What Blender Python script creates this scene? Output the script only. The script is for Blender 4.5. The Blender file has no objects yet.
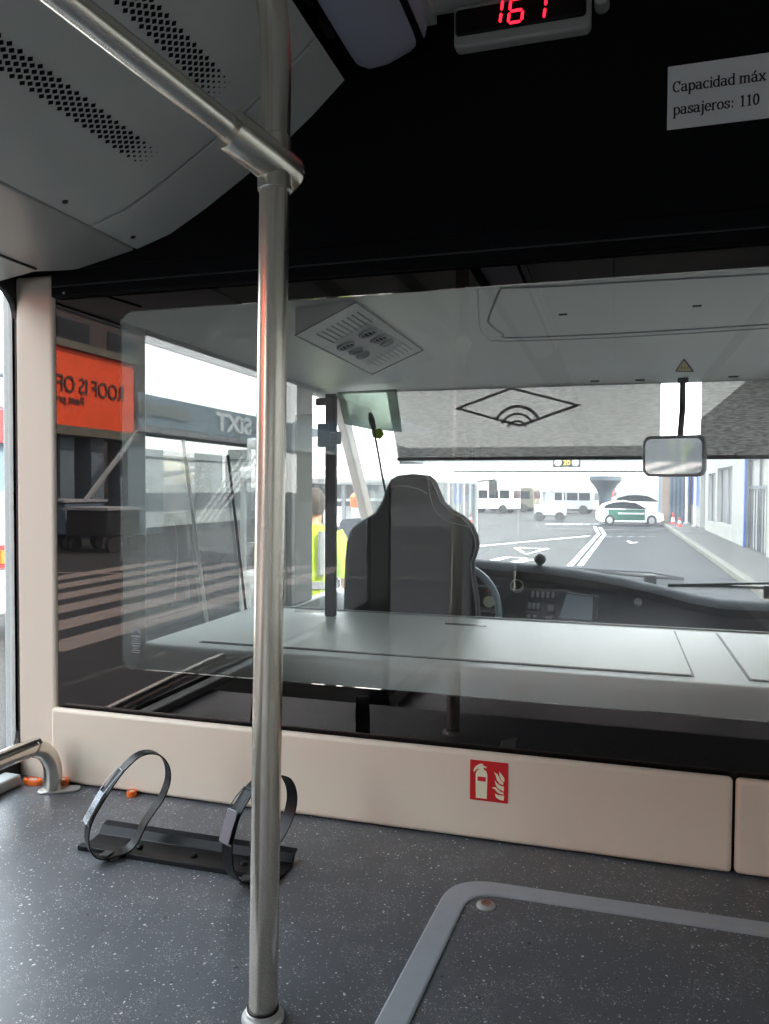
import bpy, bmesh, math, random
from mathutils import Vector, Matrix
random.seed(7)
C = bpy.context.scene
COL = C.collection
PI = math.pi
R = math.radians
# ------------------------------------------------------------------ camera model (used to measure the place)
F, CX, CY, CAMZ = 770.0, 384.5, 512.0, 1.85
CAM = Vector((0, 0, CAMZ))
Yc = Vector(((615-CX)/F, (CY-490)/F, -1)).normalized()
Xc = -Vector(((-2175-CX)/F, (CY-475)/F, -1))
Xc = (Xc - Yc*Xc.dot(Yc)).normalized()
Zc = Xc.cross(Yc)
def ray(px, py):
    d = Vector(((px-CX)/F, -(py-CY)/F, -1))
    return Vector((d.dot(Xc), d.dot(Yc), d.dot(Zc)))
def on_x(px, py, X): d = ray(px, py); return CAM + d*(X/d.x)
def on_y(px, py, Y): d = ray(px, py); return CAM + d*(Y/d.y)
def on_z(px, py, z): d = ray(px, py); return CAM + d*((z-CAMZ)/d.z)
def on_p(px, py, p, n): d = ray(px, py); return CAM + d*((Vector(p)-CAM).dot(Vector(n))/d.dot(Vector(n)))

cam = bpy.data.cameras.new('camera'); co = bpy.data.objects.new('camera', cam); COL.objects.link(co)
cam.sensor_fit = 'AUTO'; cam.sensor_width = 36; cam.lens = F*36/1024; cam.clip_start = .02; cam.clip_end = 2000
M4 = Matrix((Xc, Yc, Zc)).to_4x4(); M4.translation = CAM
co.matrix_world = M4
C.camera = co

# ------------------------------------------------------------------ materials
def newmat(name):
    m = bpy.data.materials.new(name); m.use_nodes = True
    nt = m.node_tree; b = nt.nodes['Principled BSDF']
    return m, nt, b
def mat(name, col, rough=.5, metal=0, spec=.5, noise=0, nscale=8, bump=0, bscale=60, coat=0):
    m, nt, b = newmat(name)
    b.inputs['Base Color'].default_value = (*col, 1); b.inputs['Roughness'].default_value = rough
    b.inputs['Metallic'].default_value = metal; b.inputs['Specular IOR Level'].default_value = spec
    b.inputs['Coat Weight'].default_value = coat
    tc = nt.nodes.new('ShaderNodeTexCoord')
    n = nt.nodes.new('ShaderNodeTexNoise'); n.inputs['Scale'].default_value = nscale; n.inputs['Detail'].default_value = 4
    nt.links.new(tc.outputs['Object'], n.inputs['Vector'])
    if noise:
        mx = nt.nodes.new('ShaderNodeMix'); mx.data_type = 'RGBA'
        mx.inputs[6].default_value = (*[c*(1-noise) for c in col], 1); mx.inputs[7].default_value = (*[min(1, c*(1+noise)) for c in col], 1)
        nt.links.new(n.outputs['Fac'], mx.inputs[0]); nt.links.new(mx.outputs[2], b.inputs['Base Color'])
    if bump:
        n2 = nt.nodes.new('ShaderNodeTexNoise'); n2.inputs['Scale'].default_value = bscale
        nt.links.new(tc.outputs['Object'], n2.inputs['Vector'])
        bp = nt.nodes.new('ShaderNodeBump'); bp.inputs['Strength'].default_value = bump; bp.inputs['Distance'].default_value = .002
        nt.links.new(n2.outputs['Fac'], bp.inputs['Height']); nt.links.new(bp.outputs['Normal'], b.inputs['Normal'])
    return m
def emis(name, col, s):
    m, nt, b = newmat(name)
    b.inputs['Base Color'].default_value = (*col, 1); b.inputs['Emission Color'].default_value = (*col, 1); b.inputs['Emission Strength'].default_value = s
    return m
def glassmat(name, tint=(1, 1, 1), refl=.0, dirt=0, dscale=(3, 3, 3), fres=1.0, rough=0.0, dirtcol=(.8, .8, .8)):
    """thin sheet: tinted transmission, mirror reflection on top, a little dust that scatters light"""
    m = bpy.data.materials.new(name); m.use_nodes = True; nt = m.node_tree; nt.nodes.clear()
    N = nt.nodes.new; L = nt.links.new
    out = N('ShaderNodeOutputMaterial'); tr = N('ShaderNodeBsdfTransparent'); tr.inputs[0].default_value = (*tint, 1)
    gl = N('ShaderNodeBsdfGlossy'); gl.inputs['Roughness'].default_value = rough; gl.inputs['Color'].default_value = (1, 1, 1, 1)
    lw = N('ShaderNodeLayerWeight'); lw.inputs[0].default_value = .5
    fr = N('ShaderNodeMath'); fr.operation = 'POWER'; fr.inputs[1].default_value = 5; L(lw.outputs['Facing'], fr.inputs[0])
    ad = N('ShaderNodeMath'); ad.operation = 'MULTIPLY_ADD'; ad.inputs[1].default_value = fres; ad.inputs[2].default_value = refl+.04; ad.use_clamp = True
    L(fr.outputs[0], ad.inputs[0])
    mx = N('ShaderNodeMixShader'); L(ad.outputs[0], mx.inputs[0]); L(tr.outputs[0], mx.inputs[1]); L(gl.outputs[0], mx.inputs[2])
    last = mx
    if dirt:
        tc = N('ShaderNodeTexCoord'); mp = N('ShaderNodeMapping'); mp.inputs['Scale'].default_value = dscale
        L(tc.outputs['Object'], mp.inputs[0]); n = N('ShaderNodeTexNoise'); n.inputs['Scale'].default_value = 1; n.inputs['Detail'].default_value = 6
        L(mp.outputs[0], n.inputs['Vector'])
        mr = N('ShaderNodeMapRange'); mr.inputs[1].default_value = .35; mr.inputs[2].default_value = .75; mr.inputs[3].default_value = dirt*.5; mr.inputs[4].default_value = dirt*1.7
        L(n.outputs['Fac'], mr.inputs[0])
        df = N('ShaderNodeBsdfDiffuse'); df.inputs[0].default_value = (*dirtcol, 1); tl = N('ShaderNodeBsdfTranslucent'); tl.inputs[0].default_value = (*dirtcol, 1)
        m2 = N('ShaderNodeMixShader'); m2.inputs[0].default_value = .5; L(df.outputs[0], m2.inputs[1]); L(tl.outputs[0], m2.inputs[2])
        m3 = N('ShaderNodeMixShader'); L(mr.outputs[0], m3.inputs[0]); L(mx.outputs[0], m3.inputs[1]); L(m2.outputs[0], m3.inputs[2]); last = m3
    L(last.outputs[0], out.inputs[0])
    return m
def plain_clear():
    m = bpy.data.materials.new('clear_back'); m.use_nodes = True; nt = m.node_tree; nt.nodes.clear()
    o = nt.nodes.new('ShaderNodeOutputMaterial'); t = nt.nodes.new('ShaderNodeBsdfTransparent'); nt.links.new(t.outputs[0], o.inputs[0]); return m
def speckle_floor():
    m, nt, b = newmat('speckled_vinyl'); N = nt.nodes.new; L = nt.links.new
    tc = N('ShaderNodeTexCoord')
    wn = N('ShaderNodeTexNoise'); wn.inputs['Scale'].default_value = 60; L(tc.outputs['Object'], wn.inputs['Vector'])
    wm = N('ShaderNodeVectorMath'); wm.operation = 'MULTIPLY_ADD'; wm.inputs[1].default_value = (.012,)*3
    L(wn.outputs['Color'], wm.inputs[0]); L(tc.outputs['Object'], wm.inputs[2])
    def specks(scale, prob, size, off):
        mp = N('ShaderNodeMapping'); mp.inputs['Location'].default_value = (off, off*.7, 0); L(wm.outputs[0], mp.inputs[0])
        v = N('ShaderNodeTexVoronoi'); v.inputs['Scale'].default_value = scale; L(mp.outputs[0], v.inputs['Vector'])
        sp = N('ShaderNodeSeparateColor'); L(v.outputs['Color'], sp.inputs[0])
        a = N('ShaderNodeMath'); a.operation = 'LESS_THAN'; a.inputs[1].default_value = prob; L(sp.outputs[0], a.inputs[0])
        d = N('ShaderNodeMath'); d.operation = 'MULTIPLY'; d.inputs[1].default_value = size; L(sp.outputs[1], d.inputs[0])
        c = N('ShaderNodeMath'); c.operation = 'LESS_THAN'; L(v.outputs['Distance'], c.inputs[0]); L(d.outputs[0], c.inputs[1])
        e = N('ShaderNodeMath'); e.operation = 'MULTIPLY'; L(a.outputs[0], e.inputs[0]); L(c.outputs[0], e.inputs[1]); return e
    base = N('ShaderNodeMix'); base.data_type = 'RGBA'; base.inputs[6].default_value = (.080, .083, .093, 1); base.inputs[7].default_value = (.108, .112, .124, 1)
    n = N('ShaderNodeTexNoise'); n.inputs['Scale'].default_value = 9; n.inputs['Detail'].default_value = 8; L(tc.outputs['Object'], n.inputs['Vector']); L(n.outputs['Fac'], base.inputs[0])
    cur = base.outputs[2]
    cl = N('ShaderNodeTexNoise'); cl.inputs['Scale'].default_value = 14; cl.inputs['Detail'].default_value = 2; L(tc.outputs['Object'], cl.inputs['Vector'])
    cr = N('ShaderNodeMapRange'); cr.inputs[1].default_value = .5; cr.inputs[2].default_value = .58; L(cl.outputs['Fac'], cr.inputs[0])
    for (s, p, z, o, colr, clus) in ((420, .09, .6, 0, (.5, .5, .5), 0), (190, .07, .45, 3, (.66, .66, .66), 0), (700, .42, .6, 5, (.34, .34, .35), 1), (380, .04, .5, 9, (.012, .012, .014), 0), (130, .012, .4, 12, (.02, .02, .02), 0)):
        k = specks(s, p, z, o); fac = k.outputs[0]
        if clus:
            q = N('ShaderNodeMath'); q.operation = 'MULTIPLY'; L(fac, q.inputs[0]); L(cr.outputs[0], q.inputs[1]); fac = q.outputs[0]
        x = N('ShaderNodeMix'); x.data_type = 'RGBA'; L(fac, x.inputs[0]); L(cur, x.inputs[6]); x.inputs[7].default_value = (*colr, 1); cur = x.outputs[2]
    L(cur, b.inputs['Base Color']); b.inputs['Roughness'].default_value = .36; b.inputs['Specular IOR Level'].default_value = .65
    bp = N('ShaderNodeBump'); bp.inputs['Strength'].default_value = .12; bp.inputs['Distance'].default_value = .001
    n3 = N('ShaderNodeTexNoise'); n3.inputs['Scale'].default_value = 260; L(tc.outputs['Object'], n3.inputs['Vector']); L(n3.outputs['Fac'], bp.inputs['Height']); L(bp.outputs[0], b.inputs['Normal'])
    return m
def steel():
    m, nt, b = newmat('brushed_steel'); N = nt.nodes.new; L = nt.links.new
    b.inputs['Base Color'].default_value = (.76, .70, .62, 1); b.inputs['Metallic'].default_value = 1; b.inputs['Roughness'].default_value = .24
    tc = N('ShaderNodeTexCoord'); mp = N('ShaderNodeMapping'); mp.inputs['Scale'].default_value = (160, 160, 1.2); L(tc.outputs['Object'], mp.inputs[0])
    n = N('ShaderNodeTexNoise'); n.inputs['Scale'].default_value = 1; L(mp.outputs[0], n.inputs['Vector'])
    mr = N('ShaderNodeMapRange'); mr.inputs[3].default_value = .20; mr.inputs[4].default_value = .27; L(n.outputs['Fac'], mr.inputs[0]); L(mr.outputs[0], b.inputs['Roughness'])
    return m
def blindmat():
    m = bpy.data.materials.new('blind_textile'); m.use_nodes = True; nt = m.node_tree; nt.nodes.clear(); N = nt.nodes.new; L = nt.links.new
    out = N('ShaderNodeOutputMaterial'); d = N('ShaderNodeBsdfDiffuse'); t = N('ShaderNodeBsdfTranslucent'); tr = N('ShaderNodeBsdfTransparent')
    tc = N('ShaderNodeTexCoord'); mp = N('ShaderNodeMapping'); mp.inputs['Scale'].default_value = (30, 1, 160); L(tc.outputs['Object'], mp.inputs[0])
    n = N('ShaderNodeTexNoise'); n.inputs['Scale'].default_value = 1; n.inputs['Detail'].default_value = 5; L(mp.outputs[0], n.inputs['Vector'])
    mr = N('ShaderNodeMapRange'); mr.inputs[1].default_value = .38; mr.inputs[2].default_value = .62; L(n.outputs['Fac'], mr.inputs[0])
    cr = N('ShaderNodeMix'); cr.data_type = 'RGBA'; cr.inputs[6].default_value = (.028, .026, .024, 1); cr.inputs[7].default_value = (.115, .11, .104, 1); L(mr.outputs[0], cr.inputs[0])
    L(cr.outputs[2], d.inputs[0]); L(cr.outputs[2], t.inputs[0])
    a = N('ShaderNodeMixShader'); a.inputs[0].default_value = .55; L(d.outputs[0], a.inputs[1]); L(t.outputs[0], a.inputs[2])
    e = N('ShaderNodeMixShader'); e.inputs[0].default_value = .06; L(a.outputs[0], e.inputs[1]); L(tr.outputs[0], e.inputs[2]); L(e.outputs[0], out.inputs[0])
    return m
M = {}
M['pillar'] = mat('pillar_cream', (.78, .65, .54), .5, bump=.1, bscale=400)
M['skirt'] = mat('skirting_cream', (.80, .67, .55), .45, bump=.15, bscale=500)
M['ceil'] = mat('ceiling_grey', (.56, .57, .54), .5, bump=.06, bscale=500)
M['cove_low'] = mat('cove_silver', (.52, .51, .49), .3, .25)
M['black'] = mat('header_black', (.0022, .0024, .0038), .6, spec=.12)
M['rubber'] = mat('rubber_black', (.01, .01, .01), .5)
M['gloss_black'] = mat('enamel_black', (.004, .004, .005), .36, spec=.22)
M['plastic_black'] = mat('plastic_black', (.022, .023, .025), .38)
M['dash'] = mat('dash_plastic', (.036, .038, .044), .6, spec=.2, noise=.3, nscale=14)
M['seat'] = mat('seat_fabric', (.020, .021, .022), .85, noise=.25, nscale=200, bump=.3, bscale=300)
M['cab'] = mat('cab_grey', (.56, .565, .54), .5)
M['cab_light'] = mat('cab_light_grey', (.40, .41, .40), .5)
M['white'] = mat('paper_white', (.72, .72, .72), .6)
M['ink'] = mat('ink_black', (.01, .01, .01), .6)
M['shelf'] = mat('shelf_white', (.68, .68, .65), .45, bump=.15, bscale=700)
M['steel'] = steel(); M['steel_plain'] = mat('satin_steel', (.74, .69, .61), .24, 1)
M['collar'] = mat('collar_grey', (.6, .6, .58), .35, .6)
M['alu'] = mat('aluminium_trim', (.42, .44, .48), .42, .25, noise=.08, nscale=50)
M['floor'] = speckle_floor()
M['lamp'] = mat('lamp_diffuser', (.46, .46, .56), .35)
M['disp_frame'] = mat('display_frame', (.34, .34, .32), .5)
M['red_led'] = emis('red_led', (1, .012, .03), 2.2)
M['sign_red'] = mat('sign_red', (.62, .008, .012), .5)
M['cream'] = mat('sign_cream', (.85, .80, .58), .5)
M['orange'] = mat('orange_plastic', (.85, .16, .02), .4)
M['orange_ad'] = mat('orange_board', (.92, .085, .012), .5)
M['ad_text'] = mat('ad_text', (.06, .03, .03), .6)
M['asphalt'] = mat('asphalt', (.045, .045, .046), .95, spec=.05, noise=.25, nscale=.6)
M['paving'] = mat('paving', (.10, .095, .09), .95, spec=.05, noise=.2, nscale=1.2)
M['walk'] = mat('walkway_blue', (.045, .06, .075), .6)
M['dimmed_paint'] = mat('dimmed_paint', (.22, .175, .155), .8, noise=.25, nscale=3)  # road paint browned and darkened to dim its image in the glass
M['cabglass'] = glassmat('cab_window_tint', (.42, .44, .43), .0, .02)
M['paint'] = mat('road_paint', (.75, .75, .73), .7, noise=.12, nscale=4)
M['kerb'] = mat('kerb_stone', (.12, .11, .085), .8, noise=.2, nscale=3)
M['bwall'] = mat('render_white', (.30, .29, .265), .8, noise=.22, nscale=1.6)
M['bdark'] = mat('facade_brown', (.05, .036, .034), .7, noise=.2, nscale=.5)
M['bgrey'] = mat('facade_grey', (.30, .31, .32), .8, noise=.12, nscale=.3)
M['bridge'] = mat('bridge_blue_grey', (.13, .17, .20), .6, noise=.1, nscale=.5)
M['bluepanel'] = mat('blue_panel', (.02, .10, .42), .5)
M['greyblue'] = mat('grey_blue_panel', (.10, .15, .20), .6, noise=.3, nscale=1)
M['vwhite'] = mat('vehicle_white', (.78, .78, .78), .3, coat=.3)
M['vgreen'] = mat('vehicle_green', (.02, .10, .07), .35)
M['vdark'] = mat('vehicle_glass_dark', (.012, .016, .02), .3, spec=.2)
M['tyre'] = mat('tyre', (.02, .02, .02), .8)
M['rim'] = mat('wheel_rim', (.5, .5, .5), .3, .8)
M['vred'] = mat('vehicle_red', (.7, .03, .03), .4)
M['vyellow'] = mat('vehicle_yellow', (.8, .65, .05), .4)
M['hivis'] = mat('hivis_yellow', (.27, .37, .003), .7, noise=.1, nscale=20)
M['silver'] = mat('reflective_tape', (.22, .23, .24), .4)
M['skin'] = mat('skin', (.55, .28, .19), .55)
M['navy'] = mat('navy_cloth', (.02, .025, .05), .85)
M['hair'] = mat('hair_dark', (.03, .02, .015), .7)
M['screen'] = mat('screen_grey', (.30, .36, .44), .15)
M['buff'] = mat('warning_buff', (.42, .30, .08), .6)
M['wheel_grey'] = mat('steering_grey', (.40, .46, .52), .35)
M['lever'] = mat('lever_steel', (.25, .28, .33), .22, .7)
M['mirror'] = mat('mirror_glass', (.75, .78, .82), .03, 1)
M['blind'] = blindmat()
M['blind_mark'] = mat('blind_mark', (.075, .07, .066), .8)
M['clear'] = plain_clear()
M['pane'] = glassmat('partition_glass', (.95, .97, .96), .045, .022, (1.2, 3, 2.0), fres=.8)
M['border'] = mat('partition_black_print', (.006, .006, .008), .5)
M['wscreen'] = glassmat('windscreen_glass', (.93, .97, .95), .0, .17, (2, 2, 2), fres=.6)
M['sideglass'] = glassmat('side_glass', (.94, .96, .955), .0, .02, (2, 2, 2))
M['tinted'] = glassmat('van_glass', (.55, .6, .6), .05, .05)
def border_mat():
    m = bpy.data.materials.new('partition_border'); m.use_nodes = True; nt = m.node_tree; nt.nodes.clear(); N = nt.nodes.new; L = nt.links.new
    out = N('ShaderNodeOutputMaterial'); d = N('ShaderNodeBsdfDiffuse'); d.inputs[0].default_value = (.003, .0025, .003, 1)
    g = N('ShaderNodeBsdfGlossy'); g.inputs['Roughness'].default_value = 0.0; g.inputs[0].default_value = (1, .88, .84, 1)
    lw = N('ShaderNodeLayerWeight'); lw.inputs[0].default_value = .5
    fr = N('ShaderNodeMath'); fr.operation = 'POWER'; fr.inputs[1].default_value = 5; L(lw.outputs['Facing'], fr.inputs[0]); ad = N('ShaderNodeMath'); ad.operation = 'MULTIPLY_ADD'; ad.inputs[1].default_value = .8; ad.inputs[2].default_value = .09; ad.use_clamp = True
    L(fr.outputs[0], ad.inputs[0]); mx = N('ShaderNodeMixShader'); L(ad.outputs[0], mx.inputs[0]); L(d.outputs[0], mx.inputs[1]); L(g.outputs[0], mx.inputs[2]); L(mx.outputs[0], out.inputs[0]); return m
M['border'] = border_mat()

# ------------------------------------------------------------------ mesh helpers
class MB:
    def __init__(s): s.v = []; s.f = []; s.m = []; s.k = 0
    def add(s, vs, fs, mi=None):
        o = len(s.v); s.v += [tuple(v) for v in vs]; s.f += [tuple(i+o for i in f) for f in fs]; s.m += [s.k if mi is None else mi]*len(fs); return s
    def box(s, x0, x1, y0, y1, z0, z1, T=None, mi=None):
        vs = [Vector((x, y, z)) for z in (z0, z1) for y in (y0, y1) for x in (x0, x1)]
        if T: vs = [T @ v for v in vs]
        return s.add(vs, [(0, 2, 3, 1), (4, 5, 7, 6), (0, 1, 5, 4), (2, 6, 7, 3), (0, 4, 6, 2), (1, 3, 7, 5)], mi)
    def prism(s, pts, fn, w0, w1, mi=None):
        """pts: 2D outline, fn(u,v,w) -> point"""
        n = len(pts); vs = [fn(u, v, w0) for u, v in pts]+[fn(u, v, w1) for u, v in pts]
        fs = [tuple(range(n))[::-1], tuple(range(n, 2*n))]+[(i, (i+1) % n, n+(i+1) % n, n+i) for i in range(n)]
        return s.add(vs, fs, mi)
    def loft(s, rings, cap=True, closed=True, mi=None):
        n = len(rings[0]); vs = [p for r in rings for p in r]; fs = []
        for k in range(len(rings)-1):
            for i in range(n if closed else n-1):
                j = (i+1) % n; fs.append((k*n+i, k*n+j, (k+1)*n+j, (k+1)*n+i))
        if cap and closed: fs += [tuple(range(n))[::-1], tuple(range((len(rings)-1)*n, len(rings)*n))]
        return s.add(vs, fs, mi)
    def tube(s, path, r, n=20, cap=True, mi=None):
        P = [Vector(p) for p in path]; rs = r if isinstance(r, (list, tuple)) else [r]*len(P); rings = []
        t0 = (P[1]-P[0]).normalized(); up = Vector((0, 0, 1)) if abs(t0.z) < .9 else Vector((1, 0, 0)); nrm = t0.cross(up).normalized()
        for i, p in enumerate(P):
            t = (P[min(i+1, len(P)-1)]-P[max(i-1, 0)]).normalized(); nrm = (nrm-t*nrm.dot(t)).normalized(); b = t.cross(nrm)
            rings.append([p+(nrm*math.cos(a)+b*math.sin(a))*rs[i] for a in (2*PI*k/n for k in range(n))])
        return s.loft(rings, cap, mi=mi)
    def ribbon(s, path, side, w, th, closed=False, mi=None):
        """flat band following path, width w along the side vector, thickness th"""
        P = [Vector(p) for p in path]; S = Vector(side).normalized(); rings = []; n = len(P)
        for i, p in enumerate(P):
            if closed: t = P[(i+1) % n]-P[i-1]
            else: t = P[min(i+1, n-1)]-P[max(i-1, 0)]
            q = t.normalized().cross(S).normalized()*th/2
            rings.append([p-S*w/2-q, p+S*w/2-q, p+S*w/2+q, p-S*w/2+q])
        if closed: rings.append(rings[0]); return s.loft(rings, False, mi=mi)
        return s.loft(rings, True, mi=mi)
    def lathe(s, prof, T=None, n=24, mi=None):
        rings = []
        for r, z in prof:
            ring = [Vector((r*math.cos(2*PI*k/n), r*math.sin(2*PI*k/n), z)) for k in range(n)]
            rings.append([T @ p for p in ring] if T else ring)
        return s.loft(rings, True, mi=mi)
    def build(s, name, m, parent=None, smooth=False, bevel=0, seg=2, angle=35):
        me = bpy.data.meshes.new(name); me.from_pydata(s.v, [], s.f)
        for x in (m if isinstance(m, (list, tuple)) else [m]): me.materials.append(M[x] if isinstance(x, str) else x)
        for p, mi in zip(me.polygons, s.m): p.material_index = mi
        bm = bmesh.new(); bm.from_mesh(me); bmesh.ops.remove_doubles(bm, verts=bm.verts, dist=1e-6); bmesh.ops.recalc_face_normals(bm, faces=bm.faces); bm.to_mesh(me); bm.free()
        o = bpy.data.objects.new(name, me); COL.objects.link(o)
        if parent: o.parent = parent; o.matrix_parent_inverse = Matrix.Identity(4); o.location = -world_loc(parent)
        if bevel:
            b = o.modifiers.new('bevel', 'BEVEL'); b.width = bevel; b.segments = seg; b.limit_method = 'ANGLE'; b.angle_limit = R(40)
        if smooth or bevel:
            for p in me.polygons: p.use_smooth = True
            if hasattr(me, 'set_sharp_from_angle'): me.set_sharp_from_angle(angle=R(angle))
        return o
def world_loc(o):
    v = Vector((0, 0, 0))
    while o: v += Vector(o.location); o = o.parent
    return v
def tag(o, label, cat, group=None, kind=None):
    if label: o['label'] = label
    if cat: o['category'] = cat
    if group: o['group'] = group
    if kind: o['kind'] = kind
    return o
def thing(name, label, cat, loc=(0, 0, 0), group=None, kind=None):
    o = bpy.data.objects.new(name, None); COL.objects.link(o); o.location = loc; o.empty_display_size = .1
    return tag(o, label, cat, group, kind)
def struct(o, label=None): o['kind'] = 'structure'; (label and tag(o, label, None)); return o
def rrect(x0, x1, y0, y1, r, n=6):
    out = []
    for cx, cy, a in ((x1-r, y1-r, 0), (x0+r, y1-r, 90), (x0+r, y0+r, 180), (x1-r, y0+r, 270)):
        out += [(cx+r*math.cos(R(a+90*k/n)), cy+r*math.sin(R(a+90*k/n))) for k in range(n+1)]
    return out
def ring_frame(mb, outer, inner_pts, fn, w0, w1, n=6, mi=None):
    """outer = (x0,x1,y0,y1); inner from rrect with the same n"""
    x0, x1, y0, y1 = outer; cor = [(x1, y1), (x0, y1), (x0, y0), (x1, y0)]; m = len(inner_pts); oc = []
    for k in range(4): oc += [cor[k]]*(n+1)
    vs = []; fs = []
    for w in (w0, w1): vs += [fn(u, v, w) for u, v in inner_pts]+[fn(u, v, w) for u, v in cor]
    st = m+4
    for i in range(m):
        j = (i+1) % m; ki, kj = i//(n+1), j//(n+1)
        for s in (0, 1):
            b = s*st
            fs.append((b+i, b+j, b+m+ki) if ki == kj else (b+i, b+j, b+m+kj, b+m+ki))
        fs.append((i, j, st+j, st+i))
    for k in range(4): l = (k+1) % 4; fs.append((m+k, m+l, st+m+l, st+m+k))
    return mb.add(vs, fs, mi)
XZ = lambda Y: (lambda u, v, w: Vector((u, Y+w, v)))
YZ = lambda X: (lambda u, v, w: Vector((X+w, u, v)))
XY = lambda Z: (lambda u, v, w: Vector((u, v, Z+w)))
def text(name, s, m, T, size, parent=None, extrude=.0005, bold=0, align='LEFT', sx=1):
    cu = bpy.data.curves.new(name, 'FONT'); cu.body = s; cu.size = size; cu.extrude = extrude; cu.offset = bold; cu.align_x = align
    tmp = bpy.data.objects.new('tmp', cu); COL.objects.link(tmp); bpy.context.view_layer.update()
    me = bpy.data.meshes.new_from_object(tmp.evaluated_get(bpy.context.evaluated_depsgraph_get())); bpy.data.objects.remove(tmp)
    me.transform(T @ Matrix.Diagonal((sx, 1, 1, 1))); me.materials.clear(); me.materials.append(M[m])
    o = bpy.data.objects.new(name, me); COL.objects.link(o)
    if parent: o.parent = parent; o.location = -world_loc(parent)
    return o
def frame_T(o, u, v):
    u = Vector(u).normalized(); v = Vector(v).normalized(); w = u.cross(v); T = Matrix((u, v, w)).transposed().to_4x4(); T.translation = Vector(o); return T
def copy_tree(o, parent=None):
    c = o.copy(); COL.objects.link(c)
    if parent: c.parent = parent
    for ch in [x for x in bpy.data.objects if x.parent == o and x is not c]: copy_tree(ch, c)
    return c

# ------------------------------------------------------------------ key planes of the bus
D = 1.583; XL = -1.43; XR = 1.60; POD = CAMZ-.724; FLOOR = .35
WIN_LO, WIN_HI = 1.165, 2.335
ZC = CAMZ+.965
YB = -9.0

# ---- raised floor platform
o = MB().box(XL-.02, XR+.02, .72, 1.70, POD-.03, POD).build('floor', 'floor'); struct(o, 'speckled grey vinyl platform floor')
o = MB().box(XL-.02, XR+.02, .72, .74, FLOOR, POD-.03).build('trim_1', 'bgrey'); struct(o)
o = MB().box(XL-.02, XR+.02, YB, .72, FLOOR-.08, FLOOR).build('floor', 'floor'); struct(o, 'lower passenger floor of the bus')

# ---- side walls with windows
bays = [(-1.30, 1.576), (-4.9, -1.75), (-8.6, -5.3)]
LOW = {-4.9: .50}
def sidewall(name, X, sgn):
    mb = MB()
    x0, x1 = sorted((X, X+sgn*.022))
    for (a, b) in [(YB, -4.9), (-4.9, -1.75), (-1.75, 1.583)]: mb.box(x0, x1, a, b, FLOOR-.1, LOW.get(a, WIN_LO)-.03)
    mb.box(x0, x1, YB, 1.583, WIN_HI+.03, ZC+.1)
    ys = [YB]+[v for b in sorted(bays) for v in b]+[1.583]
    for i in range(0, len(ys), 2): mb.box(x0, x1, ys[i], ys[i+1], FLOOR, WIN_HI+.03)
    return struct(mb.build(name, 'ceil'))
sidewall('wall_left', XL, -1); sidewall('wall_right', XR, 1)
wn = 2
for X, sgn in ((XL, -1), (XR, 1)):
    for (a, b) in bays:
        lo = LOW.get(a, WIN_LO); f = MB(); ring_frame(f, (a-.01, b+.035, lo-.04, WIN_HI+.04), rrect(a+.03, b-.0, lo, WIN_HI, .07), YZ(X), -.008 if sgn < 0 else .008, .006 if sgn < 0 else -.006)
        wf = f.build('window_%d' % wn, 'rubber'); struct(wf); wn += 1
        MB().box(*sorted((X+sgn*.015, X+sgn*.019)), a, b, lo-.01, WIN_HI+.01).build('pane', 'sideglass', wf)
wbk = MB(); ring_frame(wbk, (XL-.05, XR+.05, FLOOR-.1, ZC+.1), rrect(XL+.25, XR-.25, 1.25, 2.3, .08), XZ(YB), -.06, 0); struct(wbk.build('wall_back', 'ceil'))

# ---- corner pillar, seen at the left of the partition
pw0 = on_y(17.5, 500, D-.008).x; pw1 = on_y(55.0, 500, D-.008).x
o = MB().box(pw0-.006, pw1, D-.008, D+.05, POD-.05, on_y(36, 272, D-.03).z).build('trim_2', 'pillar', bevel=.012, seg=4); struct(o, 'cream corner pillar at the left end of the glass partition')

# ---- partition glass
GT = on_y(60, 298, D).z; SEAM = on_y(60, 287, D-.018).z; GB = POD+.02; cl = on_y(120, 400, D).x; ct = on_y(120, 312, D).z; cb = on_y(120, 668, D).z; cr_ = XR-.2
w1 = MB(); inner = rrect(cl, cr_, cb, ct, .03)
ring_frame(w1, (pw1-.004, XR, GB, GT), inner, XZ(D), 0, .008)
win = w1.build('window_1', 'border'); struct(win, 'glass partition to the driver cab with black printed border')
p = MB(); n = len(inner)
p.add([Vector((u, D, v)) for u, v in inner], [tuple(range(n))], 0); p.add([Vector((u, D+.008, v)) for u, v in inner], [tuple(range(n))], 1)
p.build('pane', ['pane', 'clear'], win)
# small etched glass mark at the lower left corner of the pane
g = MB(); c0 = on_y(136, 633, D-.001); s = .0022
g.loft([[c0+Vector((r*math.cos(a), 0, r*math.sin(a))) for r in (.011, .013, .013, .011)] for a in (PI*k/10 for k in range(11))], False, False)
g.loft([[c0+Vector((r*math.cos(a), 0, r*math.sin(a))) for r in (.006, .009)] for a in (PI*k/10 for k in range(11))], False, False)
for i, (w, h) in enumerate(((.026, .004), (.018, .0015), (.024, .0015), (.026, .0015), (.022, .0015), (.014, .0015), (.026, .0015), (.02, .0015))):
    z = c0.z-.006-.0055*i-(.002 if i else 0); g.box(c0.x-w/2, c0.x+w/2, D-.0012, D-.0007, z-h, z)
g.build('etched_mark', 'bgrey', win)

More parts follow.
